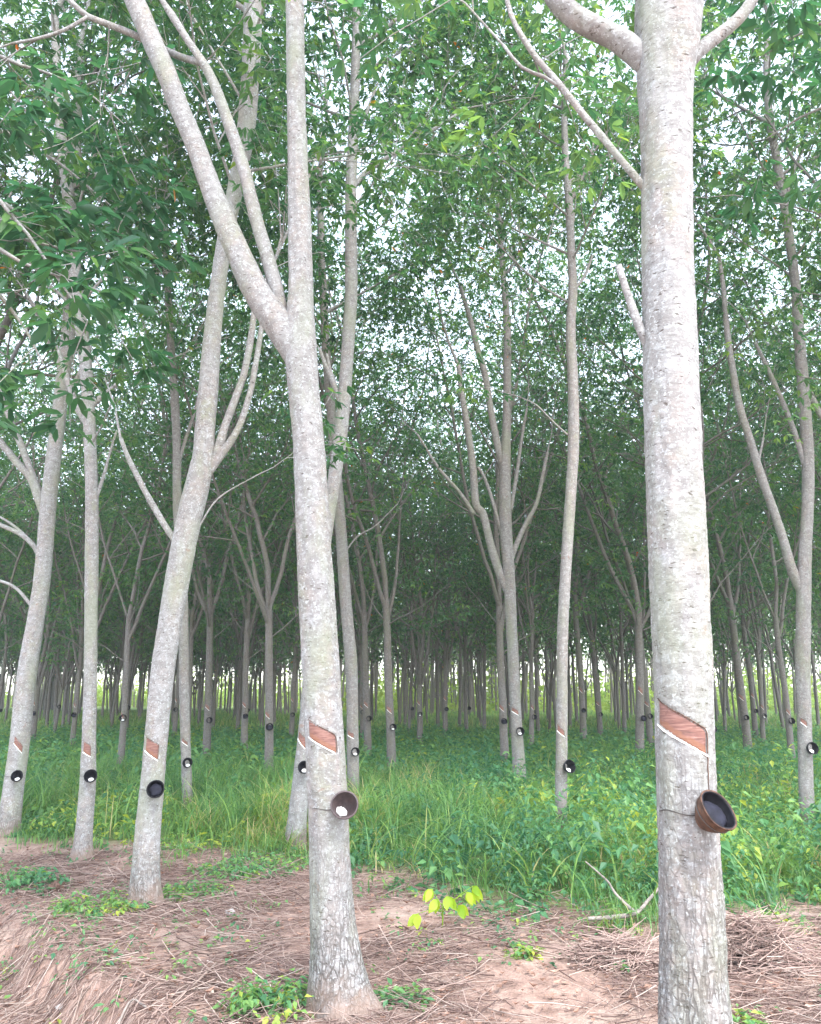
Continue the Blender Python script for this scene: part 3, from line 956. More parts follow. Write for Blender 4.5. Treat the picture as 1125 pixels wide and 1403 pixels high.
# K: right edge
hero('K', 'forked tree near the right edge beyond the weeds, small black cup on its right side', 11.2,
     [(1107, 1128, 22), (1105, 1095, 20), (1103, 1023, 19), (1100, 923, 19.5), (1101, 860, 19.5), (1101, 800, 19), (1104, 740, 17), (1107, 690, 16), (1107, 630, 16), (1104, 575, 16), (1099, 510, 15), (1094, 450, 14), (1091, 400, 13), (1085, 350, 12), (1078, 300, 12), (1068, 240, 11), (1056, 170, 10), (1050, 100, 8), (1052, 20, 7)],
     limbs=[[(1100, 815, 12), (1085, 780, 13), (1074, 742, 12), (1062, 705, 11.5), (1043, 652, 11), (1027, 600, 10), (1013, 555, 10), (1003, 500, 9), (996, 450, 8), (992, 400, 6), (985, 350, 5)],
            [(1103, 640, 7), (1088, 590, 7), (1070, 545, 6.5), (1052, 505, 6), (1035, 470, 4)],
            [(1104, 560, 7), (1112, 545, 8), (1125, 570, 7), (1140, 580, 5)],
            [(1075, 285, 5), (1085, 240, 5), (1100, 205, 4), (1115, 190, 3)],
            [(1052, 680, 5), (1040, 640, 4), (1046, 600, 3)]],
     ends=[(1052, 20, 0, (0, 0.2, 1), 0.03, 2.6), (1056, 170, 0, (-0.7, 0.2, 0.6), 0.03, 2.6), (985, 350, 0, (-0.3, 0.2, 1), 0.025, 2.4), (1068, 240, 0, (0.8, 0.2, 0.5), 0.03, 2.6)],
     twigs=[(1035, 470, 0, (-0.3, 0.1, 1), 0.014, 1.6), (1115, 190, 0, (0.5, 0.2, 0.8), 0.012, 1.5), (1046, 600, 0, (0.2, 0.2, 0.9), 0.01, 1.2)],
     seed=31, auto=(480,10), cut=(-0.5, 0.35, 983, 989, 989, 996), crack=(0.3, 0.003), flare=0.12, sides=48, fine=0.02, line=0.006)
# G and H: slim trees of the second row on the left
hero('G', 'slim tree right behind the forked foreground tree, grey cup low on its bole', 13.6,
     [(485, 1092, 17), (484, 1060, 16.5), (483, 1000, 16.5), (482, 923, 16.5), (477, 860, 16), (472, 800, 16), (468, 740, 15), (464, 680, 14), (458, 610, 13), (450, 520, 12), (444, 430, 11), (440, 330, 10), (438, 230, 8)],
     limbs=[[(470, 760, 3), (490, 735, 2.4), (515, 720, 2), (545, 690, 1.6)]],
     ends=[(438, 230, 0, (0, 0.2, 1), 0.04, 3.0), (444, 430, 0, (0.7, 0.3, 0.6), 0.03, 2.6), (440, 330, 0, (-0.7, 0.3, 0.6), 0.03, 2.6)],
     twigs=[(545, 690, 0, (0.5, 0.2, 0.8), 0.006, 1.0)],
     seed=37, auto=(560,7), cut=(-0.8, 0.2, 1000, 1007, 1005, 1012), crack=(0.3, 0.003), flare=0.1, sides=40, fine=0.03, line=0.007)
hero('H', 'thin upright tree just right of the leaning tree, its cup showing white latex', 12.4,
     [(257, 1108, 15), (256, 1080, 14), (254, 1010, 13.5), (252, 923, 13.5), (251, 825, 13), (247, 750, 12.5), (243, 690, 12), (242, 600, 11), (238, 525, 11), (233, 460, 10), (229, 380, 9), (226, 300, 8), (224, 200, 6)],
     limbs=[[(243, 640, 5), (255, 600, 5), (268, 560, 4), (276, 520, 3)]],
     ends=[(224, 200, 0, (0, 0.2, 1), 0.035, 2.8), (229, 380, 0, (-0.7, 0.3, 0.6), 0.03, 2.6), (226, 300, 0, (0.7, 0.3, 0.6), 0.03, 2.6)],
     twigs=[(276, 520, 0, (0.4, 0.2, 0.8), 0.01, 1.3)],
     seed=41, auto=(560,7), cut=(-0.7, 0.4, 1010, 1016, 1017, 1022), crack=(0.3, 0.003), flare=0.1, sides=40, fine=0.03, line=0.006)


# ------------------------------------------------------------------ tree outside the frame whose boughs hang into the upper left and right corners
def overhang(label, x, y, boughs, seed):
    root = thing('rubber_tree', label, 'tree', (x, y, gh(x, y)))
    g = np.random.RandomState(seed)
    mb = MB()
    sp = spline([(0, 0, -0.1, 0.12), (0.02, 0, 1.5, 0.1), (0.0, 0.05, 3.2, 0.09), (0.1, 0.1, 5.0, 0.075), (0.05, 0.2, 7.0, 0.05)], 0.05)
    mb.tube(sp[:, :3], sp[:, 3], 32, fn=bark_fn(seed, 0.5, 0.004, 0.25))
    tubes, tips = [], []
    for z, path in boughs:
        c = [(0.0, 0.05, z, 0.03)] + [(p[0] - x, p[1] - y, p[2] - root.location.z, rr) for p, rr in path]
        l = spline(c, 0.12)
        mb.tube(l[:, :3], l[:, 3], 7, cap=False)
        n = len(l)
        az = g.uniform(0, 6)
        for k in range(n // 4, n, 3):
            az += 2.4
            d = l[min(k + 1, n - 1), :3] - l[k - 1, :3]
            grow(l[k, :3], tilt_dir(d, R(g.uniform(30, 65)), az), g.uniform(0.5, 0.95), 0.006, 2, g, tubes, tips)
    add_tubes(mb, tubes)
    link('trunk', mb.mesh('trunk'), M_bark, root)
    link('crown', leaf_mesh('crown', tips, g, 8, 0.15, 0.056, 0.2, -0.3, folded=True), M_leaf, root)


overhang('rubber tree whose big dark leaves hang into the upper left corner', -3.5, 4.6,
         [(4.1, [(at(-60, 330, 4.9), 0.02), (at(30, 360, 5.0), 0.012), (at(140, 400, 5.2), 0.005)]),
          (4.2, [(at(-70, 300, 5.3), 0.02), (at(40, 330, 5.5), 0.012), (at(180, 360, 5.6), 0.005)]),
          (4.3, [(at(-60, 250, 4.9), 0.02), (at(20, 300, 5.0), 0.013), (at(85, 390, 5.1), 0.008), (at(120, 440, 5.1), 0.004)]),
          (4.0, [(at(-40, 400, 5.0), 0.02), (at(20, 430, 5.2), 0.012), (at(60, 500, 5.3), 0.005)]),
          (5.2, [(at(-60, 80, 5.0), 0.02), (at(30, 90, 5.2), 0.013), (at(110, 120, 5.4), 0.008), (at(170, 170, 5.4), 0.004)]),
          (5.0, [(at(-40, 180, 5.6), 0.02), (at(60, 210, 5.8), 0.012), (at(150, 280, 6.0), 0.005)])], 51)
overhang('rubber tree whose leafy boughs hang into the upper right corner', 4.1, 5.6,
         [(5.6, [(at(1190, 30, 5.8), 0.02), (at(1110, 40, 6.0), 0.012), (at(1040, 80, 6.2), 0.005)]),
          (5.0, [(at(1190, 150, 5.9), 0.02), (at(1120, 150, 6.1), 0.012), (at(1050, 190, 6.3), 0.005)]),
          (6.0, [(at(1180, -60, 5.8), 0.02), (at(1080, -60, 6.0), 0.012), (at(1000, 0, 6.2), 0.005)])], 53)


# ------------------------------------------------------------------ generic trees (shared meshes)
def generic_variant(seed, lod):
    g = np.random.RandomState(seed)
    zf = g.uniform(3.0, 5.2) if lod == 0 else g.uniform(2.2, 4.8)
    lean = g.normal(0, 0.035, 2)
    r0 = g.uniform(0.085, 0.115) if lod == 0 else g.uniform(0.065, 0.09)
    rows = [(0, 0, -0.1, r0 * 1.25), (0, 0, 0.15, r0 * 1.08)]
    x = y = 0.0
    for z in np.arange(0.8, zf + 0.1, 0.8):
        x += lean[0] * 0.8 + g.normal(0, 0.015)
        y += lean[1] * 0.8 + g.normal(0, 0.015)
        rows.append((x, y, z, r0 * (1 - 0.06 * z)))
    sp = spline(rows, 0.25)
    mb = MB()
    tubes, tips = [], []
    top = np.array(rows[-1][:3])
    r = rows[-1][3]
    k = g.randint(2, 4)
    az = g.uniform(0, 6.28)
    tall = g.uniform(8.5, 11.5)
    grow(top, (g.normal(0, 0.1), g.normal(0, 0.1), 1), tall, r * 0.85, 0, g, tubes, tips, 1.15, 0.12)
    for q in range(k):
        az += 6.28 / k + g.normal(0, 0.3)
        a = R(g.uniform(14, 32))
        d = (math.sin(a) * math.cos(az), math.sin(a) * math.sin(az), math.cos(a))
        s0 = top - np.array([0, 0, g.uniform(0.0, 0.9)])
        grow(s0, d, tall * g.uniform(0.72, 0.95), r * g.uniform(0.5, 0.75), 0, g, tubes, tips, 1.0, 0.22)
    for q in range(3):      # thin low side branches
        z = g.uniform(2.6, zf)
        a = R(g.uniform(35, 60))
        az += 2.3
        c = (np.interp(z, sp[:, 2], sp[:, 0]), np.interp(z, sp[:, 2], sp[:, 1]), z)
        grow(c, (math.sin(a) * math.cos(az), math.sin(a) * math.sin(az), math.cos(a)), g.uniform(1.6, 2.6), 0.018, 1, g, tubes, tips, 1.0, 0.3)
    mb.tube(sp[:, :3], sp[:, 3], 12 if lod == 0 else 8, cap=False)
    if lod == 0:
        add_tubes(mb, tubes, (8, 5, 3))
    else:
        add_tubes(mb, [t for t in tubes if t[2] < 2], (5, 3, 3))
    tr = mb.mesh('trunk')
    if lod == 0:
        cr = leaf_mesh('crown', tips, g, 5, 0.112, 0.045, 0.2)
    else:
        idx = g.permutation(len(tips))[:int(len(tips) * 0.36)]
        cr = leaf_mesh('crown', [tips[q] for q in idx], g, 3, 0.22, 0.095, 0.26)

    def cf(z):
        return (float(np.interp(z, sp[:, 2], sp[:, 0])), float(np.interp(z, sp[:, 2], sp[:, 1]))), float(np.interp(z, sp[:, 2], sp[:, 3]))
    return dict(trunk=tr, crown=cr, cf=cf, scar=None, line=None)


NEAR_V = [generic_variant(100 + k, 0) for k in range(8)]
FAR_V = [generic_variant(200 + k, 1) for k in range(8)]
for v in NEAR_V + FAR_V:
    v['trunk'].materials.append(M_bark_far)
    v['crown'].materials.append(M_leaf)
for k, v in enumerate(NEAR_V):
    cutter = Cut(v['cf'], -math.pi / 2, -0.8, 0.35, 1.56, 1.47, 1.47, 1.37)
    tmp = cutter.build(None, k, sink=0.002, detail=(10, 5), line=0.006)
    ln = [o for o in tmp.children][0]
    v['scar'], v['line'] = tmp.data, ln.data
    bpy.data.objects.remove(ln)
    bpy.data.objects.remove(tmp)

SPOTS = []      # x, y of every tree


def place_tree(x, y, v, rz, sc, label, group, scar):
    root = thing('rubber_tree', label, 'tree', (x, y, gh(x, y)), group, rz)
    root.scale = (sc, sc, sc)
    link('trunk', v['trunk'], None, root)
    link('crown', v['crown'], None, root)
    if scar and v['scar'] is not None:
        s = link('tapping_scar', v['scar'], None, root)
        link('latex_line', v['line'], None, s)
    SPOTS.append((x, y))
    return root


for h in HERO.values():
    SPOTS.append((h['base'][0], h['base'][1]))
SPOTS += [(-3.5, 4.6), (4.1, 5.6)]

# trees of the second rank whose boles can be told apart: (u of bole, depth, variant, scale, label)
MID = [
    (372, 17.0, 0, 0.85, 'thin grey tree left of the forked foreground tree with a tiny black cup'),
    (172, 17.5, 1, 0.8, 'thin grey tree in the grass between the second and third trees from the left'),
    (537, 18.5, 2, 0.95, 'brownish grey tree in the grass right of the slim pair behind the forked tree'),
    (690, 20.0, 3, 0.95, 'dark grey tree close behind and left of the many stemmed tree'),
    (872, 21.0, 4, 1.18, 'dark grey tree close to the left side of the thick foreground trunk'),
    (1040, 26.0, 5, 0.9, 'grey tree in the gap between the thick foreground trunk and the right edge tree'),
    (575, 27.0, 6, 0.95, 'grey tree standing first behind the brownish tree at the middle of the grass'),
    (610, 30.0, 7, 1.0, 'forking grey tree in the middle of the gap between the two foreground trees'),
    (797, 27.0, 1, 1.2, 'dark grey tree just right of the slim single stemmed tree'),
    (338, 24.0, 3, 0.95, 'dark grey bole in the gap between the leaning tree and the forked tree'),
    (105, 25.0, 5, 0.9, 'dark grey tree just left of the slim straight greenish tree'),
    (50, 27.0, 6, 0.95, 'dark grey tree in the gap beside the left edge tree'),
]
CUPS_MID = []
for q, (x, y, lab) in enumerate([(8.4, 12.6, 'tree outside the right edge filling the upper right corner with leaves, nearer one'),
                                 (10.2, 16.6, 'tree outside the right edge filling the upper right corner with leaves, farther one'),
                                 (7.6, 9.4, 'tree outside the right edge, its lowest sprays hanging beside the forked right tree'),
                                 (-6.6, 11.0, 'tree outside the left edge with branches behind the leftmost leaning tree')]):
    place_tree(x, y, NEAR_V[(q * 3 + 1) % 8], 1.3 * q, 1.0, lab, None, False)
for u, Y, k, sc, lab in MID:
    x = (u - 562.5) / F * Y * CP
    rz = rnd.uniform(-0.35, 0.35)
    o = place_tree(x, Y, NEAR_V[k], rz, sc, lab, None, True)
    CUPS_MID.append((o, NEAR_V[k], sc, rz, lab))

BACK_LABEL = 'slender grey rubber tree in the shaded back rows of the plantation'
BACK_GROUP = 'rubber trees of the back rows'
back = []
tries = 0
while len(back) < 285 and tries < 60000:
    tries += 1
    Y = 15 + 75 * rnd.random() ** 0.6
    hw = 0.52 * Y + 3
    x = rnd.uniform(-hw, hw)
    if Y < 19 and abs(x) < 0.5 * Y and rnd.random() < 0.75:
        continue
    lim = 56 + 3 * math.sin(x * 0.3) if x > -9 else 88
    if Y > lim:
        continue
    md = 2.4 if Y < 30 else 2.2
    if any((x - a) ** 2 + (Y - b) ** 2 < md * md for a, b in SPOTS):
        continue
    # keep the view of the told-apart boles free
    uu = 562.5 + F * x / Y
    if any(abs(uu - m[0]) < 9 and Y < m[1] for m in MID) or (Y < 24 and any(abs(uu - c) < 13 for c in (702, 770, 1101, 484, 254))):
        continue
    near = Y < 32
    v = (NEAR_V if near else FAR_V)[rnd.randrange(8)]
    rz = rnd.uniform(-0.4, 0.4) if near else rnd.uniform(0, 6.28)
    sc = rnd.uniform(0.85, 1.1)
    o = place_tree(x, Y, v, rz, sc, BACK_LABEL, BACK_GROUP, near)
    back.append((o, v, sc, rz, Y))


# ------------------------------------------------------------------ latex cups
def cup_meshes(seed, rad=0.07, depth=0.085):
    """open bowl with wall thickness, axis along +Z (opening up)"""
    prof = []
    for t in np.linspace(0, 1, 11):          # outside, from the foot up
        prof.append((rad * (0.36 + 0.64 * math.sin(t * math.pi / 2) ** 0.9), depth * t - depth))
    prof.append((rad * 1.045, 0.001))
    prof.append((rad * 1.03, 0.005))
    prof.append((rad * 0.965, 0.003))
    for t in np.linspace(1, 0, 10):
        prof.append((max(0.0008, rad * (0.36 + 0.64 * math.sin(t * math.pi / 2) ** 0.9) - 0.005 if t > 0 else 0.0008), depth * t - depth + 0.006))
    sides = 36
    n = len(prof)
    v = []
    for r, z in prof:
        for k in range(sides):
            a = 2 * math.pi * k / sides
            rr = r * (1 + 0.012 * math.cos(2 * a + seed))
            v.append((rr * math.cos(a), rr * math.sin(a), z + 0.0015 * math.cos(3 * a + seed) * (1 + z / depth)))
    q = [[i_ * sides + k, i_ * sides + (k + 1) % sides, (i_ + 1) * sides + (k + 1) % sides, (i_ + 1) * sides + k] for i_ in range(n - 1) for k in range(sides)]
    v.append((0, 0, -depth))
    tr = [[len(v) - 1, (k + 1) % sides, k] for k in range(sides)]
    mb = MB()
    mb.add(v, q, tr)
    return mb.mesh('bowl')


CUP_ME = {}
for nm, m_ in (('black', M_cup_black), ('brown', M_cup_brown), ('clay', M_cup_clay)):
    CUP_ME[nm] = cup_meshes(len(nm))
    CUP_ME[nm].materials.append(m_)
    if nm == 'clay':
        CUP_ME[nm].materials.append(M_cup_black)
        for p_ in CUP_ME[nm].polygons:
            if p_.index >= 36 * 13 and p_.index < 36 * 23:
                p_.material_index = 1


def blob(name, sx, sy, sz, seed, amp=0.2):
    mb = MB()
    nu, nv = 20, 12
    v = []
    for a in range(nv + 1):
        ph = math.pi * a / nv
        for b_ in range(nu):
            th = 2 * math.pi * b_ / nu
            d = (math.sin(ph) * math.cos(th), math.sin(ph) * math.sin(th), math.cos(ph))
            k = 1 + amp * noise.noise((d[0] * 1.6 + seed, d[1] * 1.6, d[2] * 1.6)) + amp * 0.4 * noise.noise((d[0] * 5 + seed, d[1] * 5, d[2] * 5))
            v.append((d[0] * sx * k, d[1] * sy * k, d[2] * sz * k))
    q = [[a * nu + b_, a * nu + (b_ + 1) % nu, (a + 1) * nu + (b_ + 1) % nu, (a + 1) * nu + b_] for a in range(nv) for b_ in range(nu)]
    mb.add(v, q)
    return mb.mesh(name)


LATEX_ME = blob('latex', 0.026, 0.032, 0.016, 4, 0.35)
LATEX_ME.materials.append(M_latex)
RESID_ME = blob('latex', 0.052, 0.048, 0.010, 9, 0.25)
RESID_ME.materials.append(make_plain('dark_latex_skin', (0.012, 0.012, 0.02), 0.7, 0.2, 0.5, 30, 0.3))


def aim_quat(open_dir, spin):
    d = Vector(open_dir).normalized()
    q = d.to_track_quat('Z', 'Y')
    from mathutils import Quaternion
    return q @ Quaternion((0, 0, 1), spin)


def place_cup(pos, open_dir, kind, label, group=None, latex='white', scale=1.0, low=None, wire=None):
    o = thing('latex_cup', label, 'latex cup', pos, group)
    o.rotation_mode = 'QUATERNION'
    o.rotation_quaternion = aim_quat(open_dir, 0.0)
    o.scale = (scale,) * 3
    link('bowl', CUP_ME[kind], None, o)
    if latex:
        # latex lies where the bowl wall is lowest: project world down into the bowl
        q = o.rotation_quaternion.inverted()
        dn = q @ Vector(low or (0, 0, -1))
        a = math.atan2(dn.y, dn.x)
        if latex == 'white':
            l = link('latex', LATEX_ME, None, o, (0.030 * math.cos(a), 0.030 * math.sin(a), -0.045))
            l.rotation_euler = (0, -0.55 * math.cos(a), a)
            l.rotation_euler = (0, -0.6, a)
        else:
            link('latex', RESID_ME, None, o, (0.004 * math.cos(a), 0.004 * math.sin(a), -0.022))
    if wire is not None:
        mbw = MB()
        qi = o.rotation_quaternion.inverted()
        P = [qi @ (Vector(p) - Vector(pos)) / scale for p in wire]
        s = spline([(p.x, p.y, p.z, 0.0022) for p in P], 0.012)
        mbw.tube(s[:, :3], s[:, 3], 6)
        # ring that holds the bowl
        rr = [(0.066 * math.cos(t), 0.066 * math.sin(t), -0.028) for t in np.linspace(0, 2 * math.pi, 33)]
        mbw.tube(rr, [0.002] * 33, 5, cap=False)
        link('wire_hanger', mbw.mesh('wire_hanger'), M_wire, o)
    return o


def wire_path(key, u, v, frac_from, frac_to, zoff, dip):
    """wire bent round the front of a bole at cup height (world points)"""
    h = HERO[key]
    z = at(u, v, h['Y']).z - h['base'][2] + zoff
    pts = []
    for t in np.linspace(0, 1, 9):
        zz = z + dip * math.sin(t * 6.0) * (1 - t)
        (cx, cy), r = h['cf'](zz)
        face = math.atan2(-(cy + h['base'][1]), -(cx + h['base'][0]))
        a = face + math.asin(frac_from) + (math.asin(frac_to) - math.asin(frac_from)) * t
        pts.append((cx + h['base'][0] + math.cos(a) * (r + 0.006), cy + h['base'][1] + math.sin(a) * (r + 0.006), zz + h['base'][2]))
    return pts


def hero_cup(key, u, v, kind, label, open_dir, scale=1.0, latex='white', off=0.05, low=None, wire=None):
    h = HERO[key]
    z = at(u, v, h['Y']).z - h['base'][2]
    (cx, cy), r = h['cf'](z)
    dx = (u - 562.5) / F * axial((0, h['Y'] - r, z + h['base'][2]))
    rel = dx - (cx + h['base'][0])
    back_ = math.sqrt(max(0.0, r * r - min(rel * rel, r * r)))
    back_ = max(back_, 0.86 * r)
    yy = h['Y'] + cy - back_ - off * scale
    p = at(u, v, yy)
    w = None
    if wire:
        w = wire_path(key, u, v, *wire)
        w.append(tuple(Vector(p) - Vector(open_dir).normalized() * 0.03 * scale))
    return place_cup(p, open_dir, kind, label, None, latex, scale, low, w)


hero_cup('A', 984, 1110, 'clay', 'rust brown cup with dark inside hanging on the thick foreground trunk', (0.47, -0.68, 0.60), 0.98, 'dark', 0.085, None, (-0.85, 0.55, 0.0, 0.012))
hero_cup('B', 472, 1103, 'brown', 'dark brown cup holding a white latex lump on the forked foreground tree', (-0.02, -0.93, 0.30), 1.05, 'white', 0.075, (-0.7, 0, -1), (-0.75, 0.3, -0.01, 0.006))
hero_cup('C', 213, 1081, 'black', 'black cup without white latex on the leaning tree left of the forked tree', (0.06, -0.93, 0.30), 1.0, 'dark', 0.075, None, (-0.9, 0.3, 0.0, 0.005))
hero_cup('D', 124, 1063, 'black', 'black cup with white latex on the slim greenish second tree from the left', (0.04, -0.92, 0.34), 0.92, 'white', 0.075, None, (-0.9, 0.3, 0.0, 0.005))
hero_cup('E', 23, 1063, 'black', 'black cup with a fleck of white on the tree at the left edge', (0.06, -0.92, 0.36), 0.95, 'white', 0.075, None, (-0.9, 0.3, 0.0, 0.005))
hero_cup('F', 417, 1051, 'black', 'black cup on the leaning tree half hidden behind the forked tree', (0.1, -0.93, 0.30), 0.95, 'white', 0.075, None, (-0.9, 0.3, 0.0, 0.005))
hero_cup('G', 487, 1030, 'black', 'black cup showing pale latex on the slim tree right behind the forked tree', (0.1, -0.95, 0.26), 0.95, 'white')
hero_cup('H', 257, 1045, 'black', 'black cup showing white latex on the thin tree just right of the leaning tree', (0.05, -0.95, 0.26), 0.98, 'white')
hero_cup('I', 781, 1050, 'black', 'black cup sticking out right of the slim single stemmed tree in the weeds', (0.45, -0.82, 0.30), 1.1, 'white')
hero_cup('J', 713, 1002, 'black', 'black cup with white latex on the many stemmed tree in the middle distance', (0.1, -0.95, 0.26), 1.05, 'white')
hero_cup('K', 1114, 1025, 'black', 'black cup with white latex on the forked tree near the right edge', (0.2, -0.93, 0.26), 1.1, 'white')


def tree_cup(o, v, sc, rz, z, label, group, latex):
    (cx, cy), r = v['cf'](z)
    a = -math.pi / 2 + 0.35
    lx, ly = cx + math.cos(a) * (r + 0.05), cy + math.sin(a) * (r + 0.05)
    c, s = math.cos(rz), math.sin(rz)
    p = (o.location.x + sc * (lx * c - ly * s), o.location.y + sc * (lx * s + ly * c), o.location.z + sc * z)
    place_cup(p, (0.15, -0.9, 0.4), 'black', label, group, latex, 1.05)


for o, v, sc, rz, lab in CUPS_MID:
    tree_cup(o, v, sc, rz, rnd.uniform(1.0, 1.12) / sc, 'tiny black cup on the ' + ' '.join(lab.split(' with a tiny')[0].split()[:11]), None, 'white' if rnd.random() < 0.4 else 'dark')
for o, v, sc, rz, Y in back:
    if Y < 34:
        tree_cup(o, v, sc, rz, rnd.uniform(1.0, 1.15) / sc, 'small black latex cup on a slender tree of the shaded back rows', 'latex cups of the back rows', None)


# ------------------------------------------------------------------ grass, weeds and litter
def blades(n, X, Yv, h, w, bend, segs, g, tint, name):
    az = g.uniform(0, 2 * math.pi, n)
    d = np.stack([np.cos(az), np.sin(az)], -1)
    sd = np.stack([-np.sin(az), np.cos(az)], -1)
    z0 = ghv(X, Yv) - 0.01
    rows = []
    for k in range(segs + 1):
        s = k / segs
        off = bend * h * s ** 2
        zz = h * (s - 0.42 * np.clip(bend, 0, 1.3) * s ** 2.4)
        ww = w * (1 - s) ** 0.55 * (0.6 + 0.8 * min(s * 3, 0.5)) * 0.5 + 0.0006
        cx = X + d[:, 0] * off
        cy = Yv + d[:, 1] * off
        L = np.stack([cx + sd[:, 0] * ww, cy + sd[:, 1] * ww, z0 + zz], -1)
        Rr = np.stack([cx - sd[:, 0] * ww, cy - sd[:, 1] * ww, z0 + zz], -1)
        rows += [L, Rr]
    verts = np.stack(rows, 1).reshape(-1, 3)
    m = 2 * (segs + 1)
    base = np.arange(n)[:, None] * m
    q = np.vstack([base + np.array([2 * k, 2 * k + 1, 2 * k + 3, 2 * k + 2]) for k in range(segs)])
    return verts, q, np.repeat(tint, m)


def scatter(n, y0, y1, g, margin=2.5, power=1.0):
    Yv = y0 + (y1 - y0) * g.uniform(0, 1, n) ** power
    hw = 0.5 * Yv + margin
    X = g.uniform(-1, 1, n) * hw
    return X, Yv


def patchy(X, Yv, s, seed):
    return np.array([noise.noise((x * s + seed, y * s, seed * 0.7)) for x, y in zip(X, Yv)])


g = np.random.RandomState(77)
VV, QQ, TT, off = [], [], [], 0


def emit(v, q, t):
    global off
    VV.append(v)
    QQ.append(q + off)
    TT.append(t)
    off += len(v)


# tussocks of tall grass close by
X, Yv = scatter(5200, 6.4, 17.0, g)
pn = patchy(X, Yv, 0.55, 3.1)
d_in = Yv - edge_y(X) + 0.9 * patchy(X, Yv, 0.9, 71.0)
left = sstep(1.6, 0.2, X)            # tall grass left of the middle, broad weeds to the right
keep = (d_in > g.uniform(-0.2, 1.5, len(X)) * g.uniform(0, 1, len(X))) & (g.uniform(0, 1, len(X)) < np.clip(0.40 + 0.22 * left + 1.1 * pn, 0.06, 1))
X, Yv, d_in, left = X[keep], Yv[keep], d_in[keep], left[keep]
for_each = g.randint(9, 17, len(X))
own = np.repeat(np.arange(len(X)), for_each)
n = len(own)
bx = X[own] + g.normal(0, 0.05, n)
by = Yv[own] + g.normal(0, 0.05, n)
tall = (0.17 + 0.36 * sstep(0.0, 2.0, d_in) * (0.55 + 0.45 * left))[own]
hp = np.clip(0.95 + 0.9 * patchy(X, Yv, 0.8, 47.0), 0.45, 1.5)
h = tall * hp[own] * g.uniform(0.6, 1.35, n)
tb = np.clip(g.beta(2, 3, len(X)) + 0.55 * patchy(X, Yv, 0.45, 61.0) + 0.08, 0, 0.97)
emit(*blades(n, bx, by, h, g.uniform(0.008, 0.017, n), g.uniform(0.25, 1.15, n), 4, g, np.clip(tb[own] * 0.9 + g.normal(0.08, 0.14, n), 0, 1), 'g'))
# short grass between and along the edge
X, Yv = scatter(42000, 6.0, 16.0, g)
d_in = Yv - edge_y(X)
keep = (d_in + 0.9 * patchy(X, Yv, 0.9, 71.0) > g.normal(0.1, 0.35, len(X))) & (patchy(X, Yv, 1.3, 33.0) + 0.12 * d_in > -0.12)
X, Yv = X[keep], Yv[keep]
n = len(X)
emit(*blades(n, X, Yv, g.uniform(0.08, 0.32, n), g.uniform(0.005, 0.012, n), g.uniform(0.2, 1.0, n), 3, g, np.clip(g.beta(2, 2.6, n), 0, 1), 'g'))
# long arching blades standing out of the mass
X, Yv = scatter(2600, 6.6, 16.0, g)
d_in = Yv - edge_y(X)
keep = d_in > 0.3
X, Yv = X[keep], Yv[keep]
n = len(X)
emit(*blades(n, X, Yv, g.uniform(0.5, 0.95, n), g.uniform(0.010, 0.020, n), g.uniform(0.6, 1.5, n), 6, g, np.clip(g.beta(3, 2, n), 0, 1), 'g'))
# farther off
X, Yv = scatter(42000, 15.5, 36.0, g, 3.0, 0.8)
n = len(X)
emit(*blades(n, X, Yv, g.uniform(0.15, 0.55, n), g.uniform(0.016, 0.034, n), g.uniform(0.3, 1.0, n), 3, g, np.clip(g.beta(2.8, 2.2, n), 0, 0.93), 'g'))
X, Yv = scatter(36000, 35.0, 75.0, g, 3.0, 0.8)
n = len(X)
emit(*blades(n, X, Yv, g.uniform(0.2, 0.6, n), g.uniform(0.04, 0.08, n), g.uniform(0.3, 1.0, n), 2, g, np.clip(g.beta(4, 2, n), 0, 0.9), 'g'))
me = mesh_np('grass', np.vstack(VV), [np.vstack(QQ)], {'tint': np.concatenate(TT)}, True)
tag(link('grass', me, M_grass), 'tall green grass growing between the rubber trees', 'grass', kind='stuff')


def weed_verts(X, Yv, H, g, leaves=10, size=0.07, tint=None):
    """low broad-leaved plants: pairs of oval leaves up a stem"""
    n = len(X)
    own = np.repeat(np.arange(n), leaves)
    m = len(own)
    lev = np.tile((np.arange(leaves) + 0.6) / leaves, n)
    z = ghv(X, Yv)[own] + H[own] * lev ** 0.8
    az = g.uniform(0, 6.28, m)
    el = g.normal(0.1, 0.35, m)
    pet = size * g.uniform(0.4, 1.6, m)
    ld = np.stack([np.cos(az) * np.cos(el), np.sin(az) * np.cos(el), np.sin(el)], -1)
    leanx = g.normal(0, 0.16, n)[own] * H[own] * lev
    leany = g.normal(0, 0.16, n)[own] * H[own] * lev
    b = np.stack([X[own] + leanx, Yv[own] + leany, z], -1) + ld * pet[:, None]
    dr = el - g.uniform(0.2, 0.8, m)
    ld2 = np.stack([np.cos(az) * np.cos(dr), np.sin(az) * np.cos(dr), np.sin(dr)], -1)
    side = np.stack([-np.sin(az), np.cos(az), g.normal(0, 0.25, m)], -1)
    ln = size * g.uniform(0.7, 1.5, m)
    wd = ln * g.uniform(0.22, 0.34, m)
    upv = np.cross(ld2, side)
    v0 = b
    v1 = b + ld2 * (ln * 0.4)[:, None] + side * wd[:, None] + upv * (wd * 0.3)[:, None]
    v2 = b + ld2 * ln[:, None] - np.array([0, 0, 1]) * (ln * 0.12)[:, None]
    v3 = b + ld2 * (ln * 0.4)[:, None] - side * wd[:, None] + upv * (wd * 0.3)[:, None]
    verts = np.stack([v0, v1, v2, v3], 1).reshape(-1, 3)
    t = g.beta(2, 2.4, n) if tint is None else tint
    tt = np.clip(t[own] + g.normal(0, 0.1, m), 0, 1)
    return verts, np.arange(4 * m).reshape(-1, 4), np.repeat(tt, 4)


